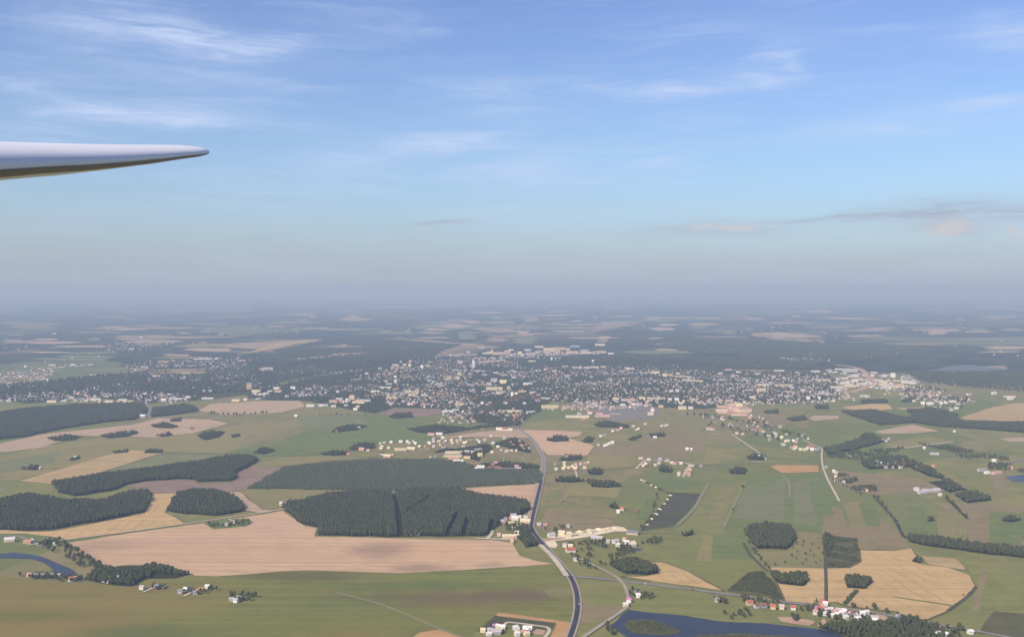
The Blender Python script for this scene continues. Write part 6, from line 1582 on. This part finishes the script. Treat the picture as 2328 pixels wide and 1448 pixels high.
# ---- streets
for k_, (pts_, w_) in enumerate((([TA(1230, 590), TA(1400, 680), TA(1620, 790)], 11), ([TA(700, 700), TA(1000, 760), TA(1200, 820)], 9), ([TA(600, 545), TA(700, 560), TA(820, 590)], 11), ([TA(900, 690), TA(1150, 790)], 8),
                                ([TBn(800, 700), TBn(950, 770)], 8), ([TBn(380, 840), TBn(500, 880)], 9), ([TBn(1150, 640), TBn(1350, 700), TBn(1600, 690)], 8), ([TBn(1250, 860), TBn(1500, 820), TBn(1750, 860)], 8),
                                ([TD(320, 560), TD(310, 640), TD(300, 700)], 9), ([TD(380, 545), TD(385, 640)], 9), ([TD(460, 570), TD(470, 680)], 9), ([TD(660, 560), TD(680, 680)], 9), ([TD(740, 570), TD(850, 700)], 9),
                                ([TD(1640, 510), TD(1650, 580)], 9), ([TD(2240, 540), TD(2275, 680)], 9), ([TD(2310, 540), TD(2330, 660)], 9), ([TE(400, 540), TE(440, 660)], 9), ([TE(320, 520), TE(365, 680)], 9),
                                ([TFn(1050, 470), TFn(1300, 455), TFn(1500, 500)], 13), ([TFn(1480, 370), TFn(1620, 450)], 9), ([TFn(0, 580), TFn(270, 572)], 10), ([TBn(0, 470), TBn(300, 440), TBn(450, 430)], 9), ([TE(0, 735), TE(250, 715), TE(560, 705)], 10))):
    ribbon('street', pts_, w_, RM['shoulder'], 1.2, 'pale street between the town houses', 'street', 'pale town streets')

# ---- the small houses of the town, thousands of them seen as one mass
random.seed(5)
V, FA, MI = [], [], []
MATS = [WALL['w'][1], WALL['c'][1], WALL['l'][1], WALL['p'][1], WALL['g'][1], ROOF['r'][1], ROOF['k'][1], ROOF['g'][1], ROOF['b'][1], ROOF['l'][1], ROOF['w'][1], ROOF['d'][1]]


def add_house(x, y, w, d, h, rh, rz, wi, ri):
    c, s = math.cos(rz), math.sin(rz)
    b = len(V)
    for (a, e, z) in ((-1, -1, 0), (1, -1, 0), (1, 1, 0), (-1, 1, 0), (-1, -1, h), (1, -1, h), (1, 1, h), (-1, 1, h), (-1, 0, h + rh), (1, 0, h + rh)):
        u, v = a * w / 2, e * d / 2
        V.append((x + u * c - v * s, y + u * s + v * c, z + .3))
    for f, m in (((0, 1, 5, 4), wi), ((2, 3, 7, 6), wi), ((1, 2, 6, 9, 5), wi), ((3, 0, 4, 8, 7), wi), ((4, 5, 9, 8), ri), ((6, 7, 8, 9), ri)):
        FA.append(tuple(b + i for i in f))
        MI.append(m)


def fill(pl, n0, dens=None, rows=None, wl=(6.5, 10.5), roofs=(4, 5, 5, 6, 6, 6, 7, 7, 7, 8, 10, 10, 9)):
    n = int(n0 * 1.35)
    poly = [(w.x, w.y) for w in (gp(*p) for p in pl)]
    xs, ys = [p[0] for p in poly], [p[1] for p in poly]
    k = t = 0
    while k < n and t < n * 30:
        t += 1
        x, y = random.uniform(min(xs), max(xs)), random.uniform(min(ys), max(ys))
        if rows:
            x = round(x / rows) * rows + random.choice((-9, 9)) + random.uniform(-2, 2)
        if not pip(x + random.gauss(0, 45), y + random.gauss(0, 60), poly):
            continue
        if dens and mnoise.noise(Vector((x, y, 7)) * dens[0]) < dens[1]:
            continue
        if any(abs(x - q[0]) < q[2] * .6 + 8 and abs(y - q[1]) < 16 for q in PLACED):
            continue
        w = random.uniform(*wl)
        wi_ = random.choice((0, 1, 2, 2, 3, 3, 4, 4, 4, 4))
        add_house(x, y, w, w * random.uniform(.65, .85), random.uniform(3.6, 6.2), random.uniform(1.8, 3.2), (math.pi / 2 if random.random() < .4 else 0) + random.uniform(-.5, .5) + .35, wi_, random.choice(roofs) + 1)
        k += 1


fill([(1000, 905), (1250, 880), (1250, 850), (1500, 850), (1620, 870), (1620, 912), (1500, 915), (1300, 912), (1150, 895), (1080, 930)], 700, (.004, -.25))
fill([(1580, 875), (1900, 870), (1900, 908), (1780, 916), (1640, 922), (1580, 915)], 620, None, 46)
fill([(640, 900), (720, 870), (860, 850), (1000, 840), (1150, 835), (1150, 860), (1000, 900), (900, 905), (800, 900)], 620, (.004, -.2))
fill([(860, 925), (900, 900), (1000, 880), (1080, 920), (1000, 928)], 260, (.005, -.3), None, (8, 14))
fill([(850, 850), (960, 822), (1150, 812), (1180, 830), (1040, 846), (900, 858)], 380, (.004, -.25), None, (9, 18))
fill([(1150, 850), (1200, 835), (1500, 832), (1620, 842), (1620, 870), (1400, 862), (1200, 868)], 420, (.004, -.2))
fill([(1620, 850), (1720, 852), (1880, 852), (1880, 872), (1620, 880)], 260, (.004, -.2), None, (8, 13))
fill([(1000, 805), (1120, 806), (1250, 800), (1380, 800), (1380, 812), (1200, 816), (1000, 815)], 260, (.003, -.2), None, (10, 22))
fill([(1000, 960), (1010, 935), (1080, 930), (1190, 935), (1190, 960), (1110, 965)], 110, (.006, -.2))
fill([(1620, 945), (1700, 950), (1800, 985), (1830, 1000), (1780, 1004), (1700, 985), (1620, 975)], 38, (.006, -.2))
fill([(1240, 912), (1400, 915), (1500, 918), (1500, 925), (1400, 930), (1250, 935)], 90, (.006, -.1))
fill(LEFT_TOWN, 560, (.003, -.12), None, (7, 13))
fill([(0, 915), (60, 895), (300, 895), (600, 898), (600, 908), (330, 915), (180, 910)], 120, (.003, -.1), None, (9, 22), (6, 8, 9, 9))
fill([(0, 850), (200, 828), (320, 822), (330, 845), (120, 862), (0, 872)], 110, (.002, .0), None, (9, 18))
fill([(880, 900), (1000, 845), (1160, 830), (1300, 845), (1480, 845), (1600, 860), (1500, 880), (1250, 880), (1120, 905), (980, 915)], 150, (.004, -.1), None, (15, 34), (6, 7, 8, 8, 9))
fill([(1620, 860), (1890, 856), (1900, 895), (1640, 905)], 90, (.004, -.1), None, (15, 34), (6, 7, 8, 8, 9))
fill([(270, 842), (330, 822), (480, 812), (560, 815), (560, 835), (400, 846)], 320, (.003, -.15))
fill([(560, 850), (640, 838), (760, 830), (860, 835), (760, 850), (640, 862)], 170, (.003, -.1))
fill([(200, 800), (230, 780), (320, 775), (330, 795), (260, 805)], 60, (.003, -.2))
fill(FACT, 90, (.004, -.1), None, (10, 24), (6, 8, 8, 9, 9))
fill(EAST, 70, (.004, -.15))
fill([(2060, 895), (2160, 900), (2190, 912), (2120, 915)], 60)
fill([(1560, 800), (1680, 795), (1700, 806), (1580, 806)], 60, (.002, -.1), None, (10, 20))
fill([(1740, 822), (1760, 815), (1880, 815), (1880, 822)], 50, None, None, (10, 18))
fill([(1960, 812), (2000, 800), (2040, 800), (2040, 812)], 40, None, None, (10, 18), (5, 8, 9))
fill([(20, 880), (60, 865), (130, 860), (130, 872), (40, 886)], 50, None, None, (9, 16))
fill([(0, 760), (500, 740), (1000, 735), (2328, 735), (2328, 830), (2100, 830), (1700, 800), (1000, 780), (500, 800), (0, 830)], 150, (.0012, .12), None, (10, 20), (6, 6, 8, 8))
hme_ = mesh('town_houses', V, FA)
for m_ in MATS:
    hme_.materials.append(m_)
hme_.polygons.foreach_set('material_index', MI)
tag(link('town_houses', hme_), 'thousands of small pale town houses with red and grey roofs', 'houses', kind='stuff')


# ---------------------------------------------------------------- small things
def heap(px, py, w, label, group, mat):
    random.seed(int(px * 7 + py))
    bm = bmesh.new()
    bmesh.ops.create_icosphere(bm, subdivisions=2, radius=1.0)
    for v in bm.verts:
        k = 1 + .3 * mnoise.noise(v.co * 2 + Vector((px, py, 0)))
        v.co = Vector((v.co.x * w * k, v.co.y * w * .55 * k, max(-.1, v.co.z * k) * w * .42))
    me = bpy.data.meshes.new('heap')
    bm.to_mesh(me)
    bm.free()
    o = link('spoil_heap', me, mat)
    g = gp(px, py)
    o.location = (g.x, g.y, .6)
    o.rotation_euler.z = random.uniform(0, 3)
    tag(o, label, 'heap', group)


for x_, y_ in ((1459, 1092), (1466, 1095), (1481, 1103), (1491, 1108), (1524, 1127), (1518, 1136), (1511, 1146), (1500, 1158), (1492, 1169), (1482, 1180), (1472, 1193)):
    heap(x_, y_, 5.5, 'pale heap dumped along the ditch of the dark field', 'pale heaps along the ditch', FM['sand'])
for x_, y_, w_ in ((1290, 1213, 6), (1304, 1212, 5), (1318, 1209, 7), (1330, 1210, 5), (1340, 1206, 7), (1352, 1209, 5), (1362, 1204, 7), (1374, 1205, 6), (1384, 1202, 8), (1396, 1201, 7), (1310, 1218, 5), (1345, 1213, 6)):
    heap(x_, y_, w_, 'heap of pale gravel stored in the sand yard', 'gravel heaps in the sand yard', FM['sand'] if w_ != 5 else FM['wet'])

CARP = {'white': plain_mat('white_paint', (.8, .8, .8), .25, .5), 'red': plain_mat('red_paint', (.5, .04, .03), .25, .5), 'silver': plain_mat('silver_paint', (.5, .5, .52), .25, .5)}
GLASS = plain_mat('tinted_glass', (.03, .035, .04), .1, .5)
TYRE = plain_mat('tyre_rubber', (.02, .02, .02), .9, .1)


def car(pts, k, paint, label):
    P = smooth(pts)
    i = min(len(P) - 2, int(len(P) * k))
    p, q = P[i], P[i + 1]
    n = Vector((-(q - p).y, (q - p).x, 0)).normalized()
    o = empty('car', (p.x - n.x * 2, p.y - n.y * 2, 1.3), math.atan2(q.y - p.y, q.x - p.x))
    prof = [(-2.2, .35), (2.2, .35), (2.25, .75), (1.3, .95), (-2.15, 1.0)]
    v = [(x, s * .88, z) for s in (-1, 1) for x, z in prof]
    body = link('body', mesh('body', v, [(4, 3, 2, 1, 0), (5, 6, 7, 8, 9)] + [(j, (j + 1) % 5, 5 + (j + 1) % 5, 5 + j) for j in range(5)]), CARP[paint], o)
    pc = [(-1.9, .98), (1.2, .93), (.5, 1.48), (-1.4, 1.5)]
    v = [(x, s * .76, z) for s in (-1, 1) for x, z in pc]
    link('cabin', mesh('cabin', v, [(3, 2, 1, 0), (4, 5, 6, 7)] + [(j, (j + 1) % 4, 4 + (j + 1) % 4, 4 + j) for j in range(4)]), GLASS, o)
    link('roof_panel', mesh('roof_panel', [(-1.42, -.77, 1.5), (.52, -.77, 1.48), (.52, .77, 1.48), (-1.42, .77, 1.5), (-1.42, -.77, 1.54), (.52, -.77, 1.52), (.52, .77, 1.52), (-1.42, .77, 1.54)], [(4, 5, 6, 7), (0, 1, 5, 4), (1, 2, 6, 5), (2, 3, 7, 6), (3, 0, 4, 7)]), CARP[paint], o)
    for x in (-1.35, 1.4):
        for s in (-.8, .8):
            w = link('wheel', lathe('wheel', [(.33, -.1), (.33, .1)], 12), TYRE, o)
            w.location = (x, s, .33)
            w.rotation_euler.x = math.pi / 2
    tag(o, label, 'car')


car(MAIN, .245, 'white', 'white car on the outer bend of the dark asphalt road')
car(MAIN, .86, 'silver', 'silver car on the asphalt road beside the works')
SIDE = [(1299, 1311), (1340, 1314), (1400, 1320), (1550, 1338), (1700, 1358), (1800, 1371)]
car(SIDE, .50, 'white', 'white car on the side road before the golden wedge')
car(SIDE, .64, 'red', 'red car on the side road beside the golden wedge tip')
car([(1240, 1238), (1262, 1258), (1286, 1286), (1302, 1309)], .1, 'white', 'white car parked on the sandy strip beside the asphalt road')

# ---------------------------------------------------------------- the aircraft wing
WINGM, _nt, _b = new_mat('white_gelcoat', 0.42, 0.35)
_t = NT(_nt)
_nt.links.new(_t.mix(_t.rng(_t.noise(1.2, 3), .3, .7), (.70, .70, .72), (.66, .66, .68)), _b.inputs['Base Color'])
_b.inputs['Coat Weight'].default_value = 0.0
_b.inputs['Coat Roughness'].default_value = 0.06
TIPM = plain_mat('grey_wing_tip', (.25, .26, .27), .4, .4, .05)


def ray(px, py):
    x, z = (px - 1164) / F, -(py - 724) / F
    return Vector((x, _cp + z * _sp, -_sp + z * _cp))


XT = -2.86                      # the thickest line of the wing runs along here, to the left of the seat


def station(px, ytop, ybot, k=1.0):
    """place, thickness and chord of the wing at one span station"""
    a, b = ray(px, ytop), ray(px, ybot)
    pa, pb = a * (XT / a.x), b * (XT / b.x)
    th = pa.z - pb.z
    return pa.y, (pa.z + pb.z) / 2, th, (.62 + th * 2.4) * k


STN = [station(*s) for s in ((-900, 262, 560), (-500, 296, 478), (-200, 314, 438), (0, 323, 414), (100, 326.5, 405), (200, 329, 393), (300, 330.5, 379), (360, 331, 368.5), (400, 331, 362.5), (425, 331.5, 357.2, .88), (442, 333, 354.4, .66), (453, 335.5, 352.4, .46), (460, 338.5, 351, .32))]
AIR = [(1.0, .0), (.9, .16), (.75, .36), (.55, .50), (.35, .52), (.2, .46), (.1, .36), (.045, .26), (.012, .13), (0, 0), (.012, -.13), (.045, -.25), (.1, -.34), (.2, -.42), (.35, -.47), (.55, -.46), (.75, -.36), (.9, -.18)]


def wing_part(stns, keep, name, mats, parent, droop=None):
    v, f = [], []
    n = len(keep)
    for i, (y, zc, th, chord) in enumerate(stns):
        for cx, cz in keep:
            dz = -droop[i] * max(0.0, cx - .7) * 4.4 * th if droop else 0.0
            v.append((XT + (.26 - cx) * chord, y + (cx - .26) * chord * .10, H + zc + cz * th + (cx - .26) * .035 + dz))
    for i in range(len(stns) - 1):
        for k in range(n):
            f.append((i * n + k, (i + 1) * n + k, (i + 1) * n + (k + 1) % n, i * n + (k + 1) % n))
    f.append(tuple(range(n)))
    f.append(tuple((len(stns) - 1) * n + k for k in reversed(range(n))))
    me = mesh(name, v, f)
    bm = bmesh.new()
    bm.from_mesh(me)
    bmesh.ops.recalc_face_normals(bm, faces=bm.faces)
    bm.to_mesh(me)
    bm.free()
    for m in mats:
        me.materials.append(m)
    for i, p in enumerate(me.polygons):
        p.use_smooth = len(p.vertices) == 4
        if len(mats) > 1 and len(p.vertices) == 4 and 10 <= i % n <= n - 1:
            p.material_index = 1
    return link(name, me, None, parent)


wing = empty('aircraft_wing', (0, 0, 0))
BELLY = plain_mat('belly_reflected_light', (.80, .80, .82), .35, .4, .03)  # reflected light along the underside, put into a paler base colour
BANDM = plain_mat('nose_shade_colour', (.16, .15, .13), .4, .4, .05)
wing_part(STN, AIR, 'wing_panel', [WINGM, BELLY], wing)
# shade under the leading edge put into a dark coloured strip, following the skin 2 mm proud of it
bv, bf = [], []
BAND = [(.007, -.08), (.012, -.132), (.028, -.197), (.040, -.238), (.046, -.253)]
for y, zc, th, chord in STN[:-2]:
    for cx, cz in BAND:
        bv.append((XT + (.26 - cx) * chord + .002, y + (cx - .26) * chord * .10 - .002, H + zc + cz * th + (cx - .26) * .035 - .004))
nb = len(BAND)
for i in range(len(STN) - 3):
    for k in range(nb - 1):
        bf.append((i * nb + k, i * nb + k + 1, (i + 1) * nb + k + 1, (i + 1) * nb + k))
link('nose_shade_strip', mesh('nose_shade_strip', bv, bf), BANDM, wing)
y_, z_, t_, c_ = STN[-1]
yt_, zt_, tt_, ct_ = station(467, 343, 349, .14)
wing_part([(y_ + .003, z_, t_ * 1.04, c_ * 1.03), ((y_ + yt_) / 2, (z_ + zt_) / 2, t_ * .85, (c_ + ct_) / 2), (yt_, zt_, tt_, ct_)], AIR, 'wing_tip', [TIPM], wing)
tag(wing, 'white tapering aircraft wing with a grey tip against the sky', 'wing')

# ---- trees between the town houses
random.seed(55)
for nm_, pl_, sp_, th_, lb_ in (
        ('town_trees', TOWN, 20, (.0035, -.42), 'garden and park trees filling the town between the houses'),
        ('town_trees', LEFT_TOWN, 19, (.003, -.30), 'dark trees filling the left suburbs'),
        ('town_trees', UPPER, 26, (.003, -.10), 'trees of the far left villages'),
        ('town_trees', EAST, 24, (.004, -.1), 'trees of the scattered eastern suburb')):
    P_ = [p for p in grid_points(outline(pl_, 0, 9999), sp_, .5, thin=th_) if not any(abs(p[0] - q[0]) < q[2] * .5 + 5 and -45 < p[1] - q[1] < 22 for q in PLACED)]
    N_INST[0] += len(P_)
    scatter(nm_, P_, 'broad', lb_, 'trees', .72, .3, .4)

# ---------------------------------------------------------------- the air
hm = bpy.data.materials.new('haze_air')
hm.use_nodes = True
hm.node_tree.nodes.clear()
pv = hm.node_tree.nodes.new('ShaderNodeVolumePrincipled')
pv.inputs['Color'].default_value = (*HAZE_COLOR, 1)
pv.inputs['Absorption Color'].default_value = (*HAZE_CLEAR, 1)
pv.inputs['Density'].default_value = HAZE_DENSITY
pv.inputs['Anisotropy'].default_value = 0.0
ho = hm.node_tree.nodes.new('ShaderNodeOutputMaterial')
hm.node_tree.links.new(pv.outputs[0], ho.inputs['Volume'])
bm = bmesh.new()
bmesh.ops.create_cube(bm, size=1.0)
for v in bm.verts:
    v.co = Vector(((v.co.x) * 2 * 172000, (v.co.y + 0.5) * 182000 - 11000, -1.0 if v.co.z < 0 else HAZE_TOP))
hme = bpy.data.meshes.new('haze')
bm.to_mesh(hme)
bm.free()
hme.materials.append(hm)
hz = bpy.data.objects.new('haze', hme)
hz['kind'] = 'stuff'
hz['label'] = 'pale blue summer haze over the whole plain'
hz['category'] = 'haze'
col.objects.link(hz)
